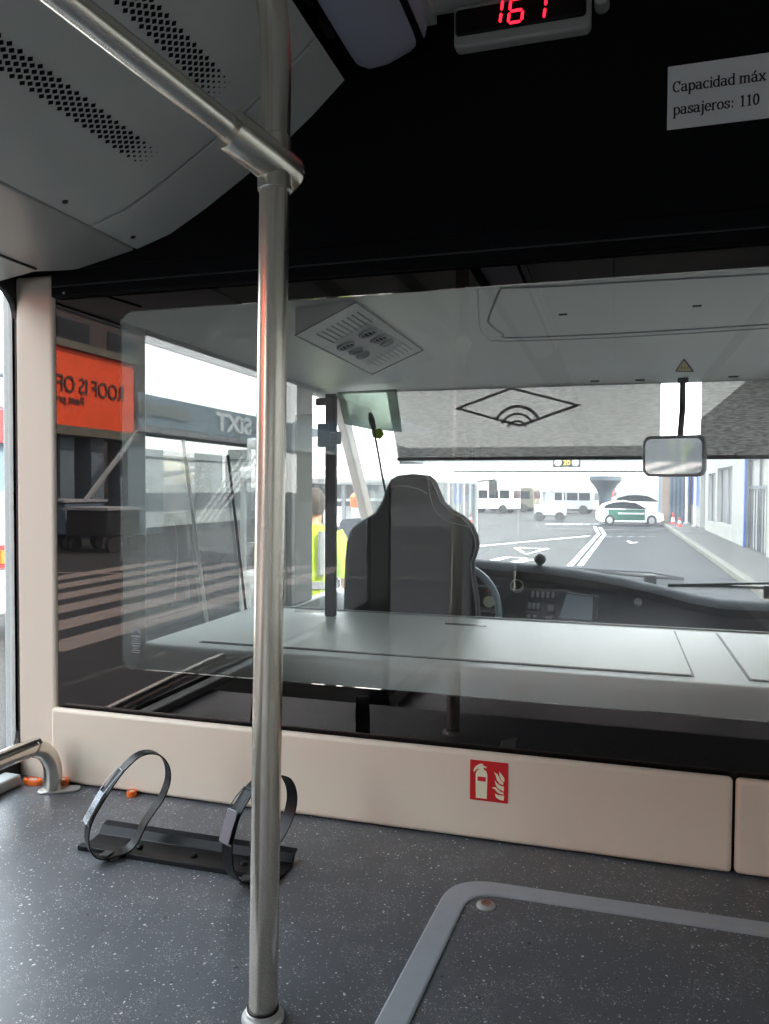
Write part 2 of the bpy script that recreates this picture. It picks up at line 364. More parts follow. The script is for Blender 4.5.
# ---- black header above the glass
hb = MB(); PT = on_y(36, 272.5, D-.018).z; hb.box(pw1+.001, XR, D-.018, D+.02, GT-.002, PT); hb.box(XL+.01, XR, D-.018, D+.02, PT, ZC+.08)
hw = hb.build('wall_front', 'black', bevel=.003); struct(hw, 'matt black header panel above the cab window')
for zz in (SEAM,): MB().box(XL+.12, XR, D-.021, D-.017, zz, zz+.003).build('seam', 'plastic_black', hw)
q = on_y(64, 293, D-.019); MB().lathe([(.003, 0), (.003, .002), (.001, .003)], frame_T(q, (1, 0, 0), (0, 0, 1)), 12).build('screw', 'alu', hw)

# ---- cream skirting panels below the glass
yS = D-.028
a0 = on_y(50.5, 740, yS).x; a1 = on_y(732.5, 830, yS).x; a2 = on_y(735.5, 830, yS).x; zt = on_y(384, 742.5, yS).z
sk = MB().box(a0, a1, yS, yS+.02, POD+.003, zt).build('baseboard_front', 'skirt', bevel=.009, seg=4); struct(sk, 'long cream skirting panel under the glass')
sk2 = MB().box(a2, XR, yS, yS+.02, POD+.003, zt).build('baseboard_front', 'skirt', bevel=.009, seg=4); struct(sk2, 'cream skirting panel starting after the narrow joint')
struct(MB().box(XL, XR, yS+.021, D+.02, POD-.03, GB+.02).build('trim_3', 'black'))

# ---- fire extinguisher sign on the skirting
yF = yS-.0016
fx0, fx1 = on_y(470, 780, yF).x, on_y(508, 780, yF).x; fz1, fz0 = on_y(489, 761.5, yF).z, on_y(489, 801.5, yF).z
fs = MB().box(fx0, fx1, yF, yS+.001, fz0, fz1).build('fire_extinguisher_sign', 'sign_red'); tag(fs, 'small square red fire extinguisher sign stuck on cream skirting panel', 'sign')
def sgn(u, v, w=0): return Vector((fx0+(fx1-fx0)*u, yF-w, fz0+(fz1-fz0)*v))
# coordinates read from the pictogram (u right, v up)
m = MB(); W0, W1 = .0002, .0006
def poly(mb, pts): mb.prism(pts, lambda u, v, w: sgn(u, v, w), W0, W1)
poly(m, [(.16, .06), (.45, .06), (.46, .66), (.43, .75), (.36, .79), (.36, .84), (.43, .82), (.44, .86), (.36, .88), (.33, .93), (.26, .92), (.16, .86), (.10, .78), (.09, .72), (.12, .71), (.15, .76), (.22, .80), (.24, .78), (.18, .74), (.15, .66)])
m.build('extinguisher_symbol', 'cream', fs)
m = MB(); poly2 = [(.20, .49), (.42, .49), (.42, .60), (.20, .60)]; m.prism(poly2, lambda u, v, w: sgn(u, v, w), .0007, .0009); m.build('extinguisher_label', 'sign_red', fs)
m = MB()
for fl_ in ([(500, 280), (530, 315), (565, 368), (560, 410), (525, 385), (502, 335)],
            [(435, 285), (475, 310), (498, 350), (515, 385), (550, 412), (546, 446), (500, 425), (468, 385), (456, 335)],
            [(440, 385), (470, 425), (515, 455), (556, 466), (553, 525), (505, 502), (465, 470), (448, 430)],
            [(400, 478), (445, 468), (475, 495), (510, 525), (548, 540), (546, 562), (500, 552), (462, 528), (440, 495)],
            [(438, 550), (480, 570), (554, 576), (548, 636), (500, 626), (460, 605), (445, 580)]):
    poly(m, [((x-121+(y-370)*.035)/488, 1-(y-125-.12*(x-130))/495) for x, y in fl_])
m.build('flame_symbol', 'cream', fs)

# ---- paper notice, serif lettering drawn in strokes
yN = D-.0185-.0012
n0 = on_y(667.5, 98, yN).x; nt_ = on_y(667.5, 67, yN).z; nb = on_y(667.5, 130, yN).z
nx1 = n0+.30
nt = MB().box(n0, nx1, yN, yN+.001, nb, nt_).build('capacity_notice', 'white'); tag(nt, 'white paper notice with black serif lettering on the black header panel', 'notice')
S_ = {}  # strokes: list of polylines; unit = x-height 1, ascender 1.5
def arc(cx, cy, rx, ry, a0, a1, n=10): return [(cx+rx*math.cos(R(a0+(a1-a0)*k/n)), cy+ry*math.sin(R(a0+(a1-a0)*k/n))) for k in range(n+1)]
S_['C'] = (1.15, [arc(.58, .72, .46, .72, 50, 310, 16), [(.95, 1.42), (.95, 1.05)]])
S_['a'] = (.95, [[(.12, .85), (.2, .97), (.45, 1.0), (.62, .9), (.66, .75), (.66, .12), (.75, .02), (.88, .06)], arc(.38, .29, .28, .29, 60, 330, 12)])
S_['p'] = (1.0, [[(.2, .98), (.2, -.5)], arc(.5, .5, .36, .5, 150, -150, 14), [(.03, .98), (.2, .98)], [(.02, -.5), (.4, -.5)]])
S_['c'] = (.85, [arc(.48, .5, .36, .5, 45, 315, 14)])
S_['i'] = (.5, [[(.26, .98), (.26, 0)], [(.08, .98), (.26, .98)], [(.05, 0), (.47, 0)], [(.24, 1.35), (.28, 1.35)]])
S_['d'] = (1.0, [[(.75, 1.5), (.75, 0)], arc(.45, .5, .36, .5, 30, 330, 14), [(.58, 1.5), (.75, 1.5)], [(.75, 0), (.93, 0)]])
S_['m'] = (1.55, [[(.22, .98), (.22, 0)], [(.05, .98), (.22, .98)], [(.22, .8), (.4, .97), (.6, .97), (.74, .8), (.74, 0)], [(.74, .8), (.92, .97), (1.12, .97), (1.26, .8), (1.26, 0)], [(.05, 0), (.4, 0)], [(.58, 0), (.92, 0)], [(1.1, 0), (1.45, 0)]])
S_['á'] = (.95, S_['a'][1]+[[(.35, 1.2), (.58, 1.48)]])
S_['x'] = (.95, [[(.12, .98), (.8, 0)], [(.8, .98), (.12, 0)], [(.0, .98), (.32, .98)], [(.6, .98), (.92, .98)], [(.0, 0), (.32, 0)], [(.6, 0), (.95, 0)]])
S_['s'] = (.8, [[(.65, .75), (.62, .95), (.38, 1.0), (.16, .88), (.18, .65), (.4, .53), (.62, .4), (.65, .15), (.4, 0), (.16, .06), (.12, .28)]])
S_['j'] = (.5, [[(.28, .98), (.28, -.3), (.2, -.48), (.0, -.5)], [(.1, .98), (.28, .98)], [(.26, 1.35), (.3, 1.35)]])
S_['e'] = (.88, [[(.14, .52), (.78, .52)], arc(.46, .5, .33, .5, 3, 315, 16)])
S_['r'] = (.75, [[(.24, .98), (.24, 0)], [(.06, .98), (.24, .98)], [(.05, 0), (.45, 0)], [(.24, .72), (.38, .93), (.55, 1.0), (.68, .93)]])
S_['o'] = (.95, [arc(.47, .5, .35, .5, 0, 360, 18)])
S_[':'] = (.75, [[(.28, .82), (.32, .82)], [(.28, .12), (.32, .12)]])
S_['1'] = (.85, [[(.42, 1.45), (.42, 0)], [(.2, 1.28), (.42, 1.45)], [(.18, 0), (.66, 0)]])
S_['0'] = (.9, [arc(.44, .73, .31, .73, 0, 360, 18)])
S_[' '] = (.45, [])
def stroke_text(mb, s, x, z, h, Y, wth):
    for ch in s:
        adv, st = S_[ch]
        for pl in st:
            for a, b in zip(pl[:-1], pl[1:]):
                A = Vector((x+a[0]*h, Y, z+a[1]*h)); B = Vector((x+b[0]*h, Y, z+b[1]*h)); d = B-A
                if d.length < 1e-7: continue
                d.normalize(); steep = abs(d.z); w = wth*(.55+.65*steep) if len(pl) > 2 or steep > .5 or len(pl) == 2 and steep < .05 and abs(a[0]-b[0]) > .1 else wth*1.5
                q = Vector((-d.z, 0, d.x))*w/2; e = d*w*.25
                mb.add([A-q-e, B-q+e, B+q+e, A+q-e], [(0, 1, 2, 3)])
        x += adv*h
    return x
tb = MB(); l1 = on_y(672.5, 92.5, yN); l2 = on_y(673, 115, yN); hh = .0185
e1 = on_y(766, 81.5, yN).x; wd = sum(S_[c][0] for c in 'Capacidad máx'); hh = (e1-l1.x)/wd
stroke_text(tb, 'Capacidad máx', l1.x, l1.z, hh, yN-.0003, hh*.20)
stroke_text(tb, 'pasajeros: 110', l2.x, l2.z, hh*1.0, yN-.0003, hh*.20)
tb.build('lettering', 'ink', nt)

# ---- LED display
yD = 1.535
dz0 = on_y(453, 49, yD).z; dx0 = on_y(453.5, 40, yD).x; dx1 = on_y(591, 30, yD).x; dz1 = ZC-.004
dp = thing('led_display', 'grey framed LED display with red digits hung below the ceiling', 'display', ((dx0+dx1)/2, D-.02, dz0))
MB().prism(rrect(dx0, dx1, dz0, dz1, .012), XZ(yD), 0, D-.019-yD).build('housing', 'disp_frame', dp, bevel=.006, seg=3)
MB().prism(rrect(dx0+.004, dx1-.009, dz0+.022, dz1-.012, .008), XZ(yD), -.006, .004).build('screen', 'gloss_black', dp, bevel=.003)
seg = MB(); yg = yD-.0065
hd = (on_y(510, 1, yg).z-on_y(510, 24, yg).z)
def digit(px, segs):
    base = on_y(px, 24-(px-500)*.11, yg); w = on_y(522, 12, yg).x-on_y(508.5, 12, yg).x; t = .0052; sk_ = .12
    def P(u, v): return Vector((base.x+u*w+v*hd*sk_, yg, base.z+v*hd))
    L_ = {'a': ((0, 1), (1, 1)), 'b': ((1, .52), (1, 1)), 'c': ((1, 0), (1, .48)), 'd': ((0, 0), (1, 0)), 'e': ((0, 0), (0, .48)), 'f': ((0, .52), (0, 1)), 'g': ((0, .5), (1, .5))}
    for k in segs:
        A, B = P(*L_[k][0]), P(*L_[k][1]); d = (B-A).normalized(); q = Vector((-d.z, 0, d.x))*t/2; A = A+d*.0012; B = B-d*.0012
        seg.prism([(0, 0)]*0 or [(A.x, A.z), ((A+d*t/2-q).x, (A+d*t/2-q).z), ((B-d*t/2-q).x, (B-d*t/2-q).z), (B.x, B.z), ((B-d*t/2+q).x, (B-d*t/2+q).z), ((A+d*t/2+q).x, (A+d*t/2+q).z)], lambda u, v, w: Vector((u, yg+w, v)), 0, .0008)
for pxd, sg_ in ((486.5, 'bc'), (508, 'acdefg'), (530, 'bc')):
    seg = MB(); digit(pxd, sg_); seg.build('digit', 'red_led', dp)
# small mounting lug right of the display
lg = on_y(602, 3, D-.03); MB().lathe([(.014, -.02), (.014, .02), (.008, .022)], frame_T(lg, (1, 0, 0), (0, 0, 1))).build('mounting_lug', 'disp_frame', dp)

# ------------------------------------------------------------------ ceiling
def zat(px, py): p = on_y(px, py, D); return (p.x, p.z)
cove = [zat(142, 252), zat(175, 237), zat(210, 212), zat(245, 184), zat(280, 155), zat(315, 121), zat(348, 85)]
Ysm = 1.40
def covepoint(u, y):
    """u in 0..1 across the cove, returns point"""
    t = u*(len(cove)-1); i = min(int(t), len(cove)-2); f = t-i
    return Vector((cove[i][0]*(1-f)+cove[i+1][0]*f, y, cove[i][1]*(1-f)+cove[i+1][1]*f))
def cove_normal(u, y):
    d = covepoint(min(1, u+.02), y)-covepoint(max(0, u-.02), y); n_ = Vector((d.z, 0, -d.x)).normalized(); return n_
ce = thing('ceiling', None, None, (0, 0, ZC)); ce['kind'] = 'structure'
def cove_panel(y0, y1, name):
    rings = []
    for k in range(25):
        u = k/24; a = covepoint(u, y0); b = covepoint(u, y1); nn = cove_normal(u, y0)*-.012
        rings.append([a, b, b+nn, a+nn])
    return MB().loft(rings).build(name, 'ceil', ce, smooth=True, bevel=.0015)
pn_a = cove_panel(Ysm+.0034, D-.02, 'cove_panel'); pn_b = cove_panel(-3.2, Ysm-.0034, 'cove_panel'); cove_panel(YB, -3.205, 'cove_panel')
# black backing above all panels
bk = MB()
bk.box(XL-.05, XR+.05, YB, D+.03, ZC+.06, ZC+.10)
bk.build('roof_backing', 'black', ce)
# backing just behind the cove seams
MB().loft([[covepoint(u, YB)+cove_normal(u, 0)*-.016, covepoint(u, D-.02)+cove_normal(u, 0)*-.016, covepoint(u, D-.02)+cove_normal(u, 0)*-.02, covepoint(u, YB)+cove_normal(u, 0)*-.02] for u in (k/12 for k in range(13))]).build('seam_backing', 'rubber', ce)
# flat middle and right part
def flat(x0, x1, y0, y1, nm='flat_panel', m_='ceil'): return MB().box(x0, x1, y0, y1, ZC, ZC+.012).build(nm, m_, ce, bevel=.002)
xl1 = cove[-1][0]
flat(-.385, -.02, YB, D-.02); flat(-.016, .7, YB, D-.02); 
MB().box(.7, XR, YB, D-.02, ZC-.15, ZC-.1).build('flat_panel', 'ceil', ce)
# dark slot strip beside the lamp
MB().box(xl1+.003, -.38, YB, D-.02, cove[-1][1]+.035, cove[-1][1]+.04).build('slot_strip', 'black', ce)
sl = MB()
for k in range(10):
    y = .5+k*.1; sl.box(xl1+.006, xl1+.022, y, y+.045, cove[-1][1]+.02, cove[-1][1]+.03)
sl.build('slot_ribs', 'plastic_black', ce)
# lower side cove panel with rounded front corner
A = Vector((cove[0][0], D, cove[0][1])); Bz = CAMZ+.487
slope = (A.z-Bz)/(A.x-XL); npl = Vector((-slope, 0, 1))
A2 = A-Vector((0.008, 0, .002))
curve = [on_p(px, py, A2, npl) for px, py in ((134.5, 252.5), (131, 256), (124, 259.5), (114, 263), (100, 266), (86, 268), (60, 269.5), (35, 270.5))]
poly_ = [(c.x, c.y) for c in curve]+[(XL+.0, curve[-1].y), (XL+.0, YB), (A2.x, YB)]
def lowcove(u, v, w):
    t = (u-XL)/(A2.x-XL); return Vector((u, v, Bz+slope*(u-XL)-.004*math.sin(PI*min(1, max(0, t)))+w))
lp = MB()
# strips across so the slight bulge shows
pts_top = curve
NU = 36
rows = []
for k in range(NU+1):
    x = XL+(A2.x-XL)*k/NU
    yf = None
    for c1, c2 in zip(curve[:-1], curve[1:]):
        if min(c1.x, c2.x)-1e-6 <= x <= max(c1.x, c2.x)+1e-6:
            t = (x-c1.x)/(c2.x-c1.x+1e-9); yf = c1.y+(c2.y-c1.y)*t
    if yf is None: yf = curve[-1].y if x < curve[-1].x else curve[0].y
    yf = min(yf, D-.02)
    rows.append([lowcove(x, YB, 0), lowcove(x, yf, 0), lowcove(x, yf, .014), lowcove(x, YB, .014)])
lp.loft(rows).build('side_cove_panel', 'cove_low', ce, smooth=True, bevel=.003)
g0 = [on_p(px, py, A2+Vector((0, 0, -.004)), npl) for px, py in ((-40, 237), (0, 255), (20, 263), (36, 269))]
MB().tube(g0, .0035, 8).build('lamp_groove', 'plastic_black', ce)
MB().box(XL-.02, A2.x+.1, YB, D-.018, Bz+.11, Bz+.115).build('cove_backing', 'black', ce)
# screws
for (px, py, par) in ((65, 200.5, None), (133, 236, None)):
    q = on_y(px, py, D)
    # find point on cove along ray
    d = ray(px, py); best = None
    for k in range(400):
        t = .6+k*.004; P_ = CAM+d*t
        for i in range(len(cove)-1):
            if cove[i][0] <= P_.x <= cove[i+1][0]:
                zc = cove[i][1]+(P_.x-cove[i][0])/(cove[i+1][0]-cove[i][0])*(cove[i+1][1]-cove[i][1])
                if P_.z >= zc and best is None: best = P_
    if best: MB().lathe([(.0055, -.002), (.0055, .001), (.004, .002), (.0, .0005)], frame_T(best-Vector((0, 0, .002)), (1, 0, .4), (0, 1, 0)), 16).build('screw', 'plastic_black', ce)
# perforations: rows of diamond holes, smaller towards the front end
L_cove = [0]
for i in range(len(cove)-1): L_cove.append(L_cove[-1]+math.dist(cove[i], cove[i+1]))
def u_of_len(s):
    for i in range(len(cove)-1):
        if s <= L_cove[i+1]: return (i+(s-L_cove[i])/(L_cove[i+1]-L_cove[i]))/(len(cove)-1)
    return 1
def cove_hit(px, py):
    d = ray(px, py); prev = None
    for k in range(2000):
        P_ = CAM+d*(.3+k*.001)
        for i in range(len(cove)-1):
            if cove[i][0] <= P_.x <= cove[i+1][0]:
                f = (P_.x-cove[i][0])/(cove[i+1][0]-cove[i][0]); zc = cove[i][1]+f*(cove[i+1][1]-cove[i][1])
                if P_.z >= zc: return L_cove[i]+f*(L_cove[i+1]-L_cove[i]), P_.y
    return None
def perfs(pa, pb, rows_n, dy, ds):
    (s1, y1) = cove_hit(*pa); (s0, y0) = cove_hit(*pb)   # pa = front end centre, pb = further back centre
    sm = (s1+s0)/2; mb = MB(); n = 0
    k = 0; y = y1
    while y > -.6:
        for r in range(rows_n):
            if (r+k) % 2: continue
            s = s1+(s0-s1)*0+(r-(rows_n-1)/2)*ds
            fade = min(1, .28+.12*k); h = .0058*fade
            u = u_of_len(s); c = covepoint(u, y); n_ = cove_normal(u, y); a = Vector((0, 1, 0)); b = n_.cross(a)
            c = c+n_*.0006
            mb.add([c+a*h*.95, c+b*h*1.0, c-a*h*.95, c-b*h*1.0], [(0, 1, 2, 3)])
        y -= dy; k += 1
    return mb
e = perfs((149, 158), (20, 74), 7, .0105, .0066); e.build('perforation', 'black', ce)
e = perfs((222, 90), (140, 5), 7, .0105, .0066); e.build('perforation', 'black', ce)

# fluorescent lamp diffuser running along the ceiling
lt = thing('ceiling_lamp', 'long lavender-white ceiling lamp diffuser with rounded end above the pole', 'lamp', (-.45, 1.2, ZC))
prof = [(-.530, CAMZ+.895), (-.522, CAMZ+.872), (-.50, CAMZ+.862), (-.46, CAMZ+.866), (-.41, CAMZ+.886), (-.378, CAMZ+.912), (-.372, CAMZ+.94), (-.38, ZC), (-.53, ZC)]
rings = []
for y, sc in ((-2, 1), (1.49, 1), (1.525, .97), (1.542, .9), (1.554, .75), (1.560, .55)):
    rings.append([Vector((-.455+(x+.455)*(.6+.4*sc), y, ZC-(ZC-z)*(.45+.55*sc) if sc < 1 else z)) for x, z in prof])
MB().loft(rings).build('diffuser', 'lamp', lt, smooth=True, angle=60)
MB().box(-.385, -.36, -2, 1.56, ZC-.02, ZC+.0).build('lamp_rail', 'ceil', lt, bevel=.002)

# ------------------------------------------------------------------ stainless pole with T joint and rail
pc = on_z(263, 1018, POD); px_, py_ = pc.x, pc.y
r0 = .0198
pl = thing('grab_pole', 'brushed steel grab pole standing on the speckled platform', 'pole', (px_, py_, POD))
zj = CAMZ+(488-176)/F*1.05
TX = .0165
path = [(px_, py_, POD), (px_+TX*1.1, py_, 2.40)]+[(px_+TX*1.1-.05*(t**2)*.6, py_-.16*(t**2), 2.40+.32*t) for t in (.15, .3, .45, .6, .75, .9, 1.0)]
MB().tube([path[0], path[1]]+path[2:], r0, 36).build('upright', 'steel', pl, smooth=True)
MB().lathe([(r0+.001, 0), (.029, 0), (.029, .004), (.027, .007), (.0235, .008), (.0235, .013), (r0+.0004, .0145)], Matrix.Translation((px_, py_, POD)), 36).build('floor_flange', 'collar', pl, smooth=True)
MB().lathe([(r0-.001, 0), (r0+.002, 0), (r0+.002, .003), (r0-.001, .003)], Matrix.Translation((px_, py_, POD+.014)), 36).build('rubber_ring', 'rubber', pl)
# rail
J = Vector((px_+TX, py_, zj)); 
d0 = ray(66, 0); E = CAM+d0*(.80)     # depth 0.80 along the camera axis
rd = (E-J).normalized()
rl = thing('grab_rail', 'brushed steel overhead rail running into the T joint of the pole', 'rail', tuple(J))
MB().tube([J+rd*.028, J+rd*1.4], .0168, 32).build('rail', 'steel_plain', rl, smooth=True)
MB().tube([J-rd*.034, J-rd*.032, J-rd*.024, J+rd*.072, J+rd*.076, J+rd*.076], [.012, .024, .0265, .0265, .0255, .016], 36).build('joint_sleeve', 'steel_plain', rl, smooth=True, angle=50)
MB().tube([(px_+TX, py_, zj-.036), (px_+TX, py_, zj-.034), (px_+TX, py_, zj+.034), (px_+TX, py_, zj+.036)], [r0, .0228, .0228, r0], 32).build('clamp_collar', 'steel_plain', rl, smooth=True)
MB().lathe([(.003, 0), (.003, .0015)], frame_T(J+rd*.05+Vector((.004, -.022, -.006)), (1, 0, 0), (0, 0, 1)), 10).build('grub_screw', 'plastic_black', rl)

# ------------------------------------------------------------------ platform furniture
# aluminium hatch trim
def offs(px): return on_z(px[0], px[1], POD)
oa = offs((497, 884)); ob = offs((769, 924)); oc = offs((435, 911)); od = offs((375, 1024))
dirA = (ob-oa).normalized(); dirB = (od-oc).normalized()
# intersection corner of the outer lines
def isect(p, d, q, e):
    det = d.x*(-e.y)+e.x*d.y; w = q-p; t = (w.x*(-e.y)+e.x*w.y)/det; return p+d*t
cor = isect(oa, dirA, oc, dirB)
wT = abs((offs((500, 897))-oa).dot(Vector((-dirA.y, dirA.x, 0))))
ra = .085
def tpath(off):
    # outer path with round corner, inset by off
    nA = Vector((-dirA.y, dirA.x, 0)); nB = Vector((-dirB.y, dirB.x, 0))
    if nA.dot(dirB) < 0: nA = -nA
    if nB.dot(dirA) < 0: nB = -nB
    c = isect(cor+nA*off, dirA, cor+nB*off, dirB); r_ = ra-off*.6
    p0 = c+dirA*r_; p1 = c+dirB*r_; pts = [c+dirA*1.3]
    pts += [(p0*(1-t)**2+c*2*t*(1-t)+p1*t**2) for t in (k/12 for k in range(13))]
    pts.append(c+dirB*.42); return pts
o1, i1 = tpath(0), tpath(wT)
mb = MB(); mb.loft([[a+Vector((0, 0, -.001)), a+Vector((0, 0, .0025)), a*.93+b*.07+Vector((0, 0, .004)), a*.07+b*.93+Vector((0, 0, .004)), b+Vector((0, 0, .0025)), b+Vector((0, 0, -.001))] for a, b in zip(o1, i1)])
ht = mb.build('hatch_trim', 'alu', smooth=True, angle=20); tag(ht, 'flat aluminium edge strip with rounded corner around the floor hatch', 'trim')
q = on_z(486, 906, POD)
sc = thing('floor_screw', 'round silver screw inside the corner of the hatch strip', 'screw', tuple(q))
T = Matrix.Translation(q)
MB().lathe([(.0165, 0), (.0165, .0025), (.013, .005), (.010, .0055)], T).build('washer', 'collar', sc, smooth=True)
MB().lathe([(.009, .005), (.0085, .0075), (.004, .0075), (.004, .006), (0, .006)], T).build('screw_head', mat('screw_copper', (.42, .25, .2), .35, .8), sc, smooth=True)

# extinguisher bracket
bx0, bx1, by0, by1 = -1.017, -.582, 1.276, 1.370
br = thing('extinguisher_bracket', 'black steel extinguisher bracket with two open strap loops lying on the platform', 'bracket', (-.79, 1.3, POD))
pb = MB()
# cradle plate: two flat flanges and a shallow raised trough
cs = [(by0, 0), (by0, .010), (by0+.014, .010), (by0+.020, .005), (by0+.045, .003), (by0+.066, .006), (by0+.078, .020), (by1, .024), (by1, .021), (by0+.081, .017), (by0+.070, .0), (by1-.02, 0)]
pb.prism([(a, POD+b) for a, b in cs], lambda u, v, w: Vector((w, u, v)), bx0, bx1); pb.build('base_plate', 'gloss_black', br, bevel=.0012)
for fx in (-.90, -.778, -.67):
    MB().lathe([(.007, 0), (.007, .003), (.004, .005), (0, .005)], Matrix.Translation((fx, by0+.04, POD+.0045))).build('bolt', 'gloss_black', br, smooth=True)
sn = Vector((.80, -.60, 0)); sp0 = on_z(97, 858, POD+.012)
loop_px = [(104, 859), (94, 855), (88, 846), (87, 832), (92, 816), (103, 797), (114, 780), (125, 766), (137, 755.5), (148, 752), (158, 754), (165, 761), (168, 771), (167, 783), (161, 798), (152, 811), (144, 823), (138, 836), (131, 846), (122, 854), (113, 858)]
loop = [on_p(a, b, sp0, sn) for a, b in loop_px]
for p in loop: p.z = max(p.z, POD+.011)
def smooth_closed(P, n=4):
    out = []; N = len(P)
    for i in range(N):
        a, b, c, d = P[i-1], P[i], P[(i+1) % N], P[(i+2) % N]
        for k in range(n):
            t = k/n; out.append(.5*((2*b)+(c-a)*t+(2*a-5*b+4*c-d)*t*t+(3*b-a-3*c+d)*t**3))
    return out
SL = smooth_closed(loop)
def strap(P, sn, name='strap'):
    st = MB().ribbon(P, sn, .027, .0024, True).build(name, 'gloss_black', br, smooth=True, angle=50)
    # buckle: over-centre lever and wire frame, on the camera side of the loop
    def at(i): return P[i % len(P)]
    i0, i1_, i2 = 14, 21, 27
    a, b, c = at(i0), at(i1_), at(i2)
    out = Vector((-.55, -.75, .5)).normalized()*.008; S1 = sn*.0125
    lev = MB(); lev.ribbon([a+out*1.1, (a*.5+b*.5)+out*1.2, b+out*1.0], sn, .026, .0022); lev.build('buckle_lever', 'lever', st, bevel=.0008)
    w_ = MB()
    for s in (-1, 1): w_.tube([b+out*1.0+S1*s, (b+c)/2+out*.9+S1*s, c+out*.4+S1*s], .0011, 8)
    w_.tube([c+out*.4-S1*1.1, c+out*.4+S1*1.1], .0013, 8)
    w_.tube([a+out*.3-S1*1.1, a+out*.3+S1*1.1], .0016, 8)
    w_.build('wire_loop', 'lever', st, smooth=True)
    MB().box(at(0).x-.009, at(0).x+.011, at(0).y-.004, at(0).y+.018, POD+.004, POD+.015).build('rivet_pad', 'plastic_black', st, bevel=.002)
strap(SL, sn)
sn2 = Vector((.93, -.37, 0)); sp2 = on_z(242, 882, POD+.012)
loop2_px = [(244, 883), (236, 879), (229, 868), (227, 852), (229, 836), (235, 815), (243, 800), (253, 786), (265, 777), (277, 774.5), (286, 778), (291, 788), (292, 800), (289, 814), (283, 828), (276, 840), (269, 852), (262, 864), (256, 873), (250, 880), (247, 883)]
loop2 = [on_p(a, b, sp2, sn2) for a, b in loop2_px]
for p in loop2: p.z = max(p.z, POD+.011)
strap(smooth_closed(loop2), sn2)

# low handrail at the far left
hr = thing('low_handrail', 'short bent steel handrail with foot plate beside the corner pillar', 'handrail', (-1.32, 1.5, POD))
hx = on_z(53, 791, POD); 
base = Vector((hx.x, hx.y, POD+.006))
hp = [base, base+Vector((0, 0, .04)), base+Vector((-.001, -.004, .066)), base+Vector((-.005, -.020, .093)), base+Vector((-.011, -.046, .109)), base+Vector((-.018, -.085, .113)), base+Vector((-.05, -.6, .113)), base+Vector((-.052, -.78, .113))]
def cat(P, n=5):
    P = [Vector(p) for p in P]; Q = [P[0]*2-P[1]]+P+[P[-1]*2-P[-2]]; out = []
    for i in range(1, len(Q)-2):
        a, b, c, d = Q[i-1:i+3]
        for k in range(n):
            t = k/n; out.append(.5*((2*b)+(c-a)*t+(2*a-5*b+4*c-d)*t*t+(3*b-a-3*c+d)*t**3))
    return out+[P[-1]]
MB().tube(cat(hp), .0205, 24).build('tube', 'steel_plain', hr, smooth=True)
Tfp = Matrix.Translation((base.x+.014, base.y+.005, POD)) @ Matrix.Rotation(R(30), 4, 'Z')
MB().prism(rrect(-.048, .048, -.017, .017, .016), lambda u, v, w: Tfp @ Vector((u, v, w)), 0, .006).build('foot_plate', 'collar', hr, bevel=.002)
for (px, py, nm, sx, lab) in ((70, 780, 'bolt_cap', .016, 'orange bolt cap on the handrail foot plate beside the skirting'), (33, 781.5, 'bolt_cap', .026, 'wide orange bolt cap under the bend of the low handrail'), (134, 792, 'bolt_cap', .011, 'small orange bolt cap alone at the foot of the skirting panel')):
    c = on_z(px, py, POD+.006); c.y = min(c.y, yS-.012)
    if px == 70: c.x += .0
    b0 = thing(nm, lab, 'bolt cap', (c.x, c.y, POD+(.006 if px == 70 else 0)), 'orange bolt caps')
    Tt = Matrix.Translation((c.x, c.y, POD+(.006 if px == 70 else 0))) @ Matrix.Diagonal((sx/.012, 1, 1, 1))
    MB().lathe([(.012, 0), (.0125, .010), (.011, .013), (.009, .0135), (.0085, .010), (0, .010)], Tt).build('cap', 'orange', b0, smooth=True)
    MB().lathe([(.006, .010), (.0055, .0125), (0, .013)], Tt, 12).build('bolt_head', 'collar', b0, smooth=True)
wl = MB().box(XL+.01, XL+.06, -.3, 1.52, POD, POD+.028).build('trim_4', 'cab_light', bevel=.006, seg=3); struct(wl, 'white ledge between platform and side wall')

# ------------------------------------------------------------------ driver cab
ZCC = CAMZ+.50; YWS = 3.88
cabceil = thing('ceiling', None, None, (0, 2.5, ZCC)); cabceil['kind'] = 'structure'
MB().box(XL-.02, XR+.02, D+.03, 3.84, ZCC, ZCC+.04).build('cab_roof_panel', 'cab', cabceil, bevel=.01)
# recessed service panel outline + clips
def cz(px, py, z=ZCC): return on_z(px, py, z)
g_ = MB(); pts = [cz(a, b, ZCC-.001) for a, b in ((500, 290), (489, 318), (491, 325), (503, 334), (515, 337.5), (640, 332), (800, 322))]
g_.tube(cat(pts, 4), .0035, 8); g_.build('panel_joint', 'bgrey', cabceil, smooth=True)
g_ = MB(); pts = [cz(a, b, ZCC-.001) for a, b in ((478, 290), (480, 325), (486, 336), (505, 341), (640, 336), (800, 326))]
g_.tube(cat(pts, 4), .0025, 8); g_.build('panel_joint', 'cab_light', cabceil, smooth=True)
g_ = MB(); pts = [cz(a, b, ZCC-.001) for a, b in ((500, 288), (560, 286), (640, 281), (800, 272))]
g_.tube(pts, .003, 8); g_.build('panel_joint', 'bgrey', cabceil, smooth=True)
for (px, py) in ((563, 314), (697, 305.5)):
    c = cz(px, py); MB().box(c.x-.012, c.x+.012, c.y-.006, c.y+.006, ZCC-.004, ZCC+.002).build('clip', 'plastic_black', cabceil, bevel=.002)
for (px, py) in ((595, 381), (640, 380), (733, 376.5)):
    c = cz(px, py); MB().box(c.x-.02, c.x+.02, c.y-.02, c.y-.005, ZCC-.006, ZCC+.002).build('clip', 'plastic_black', cabceil, bevel=.002)
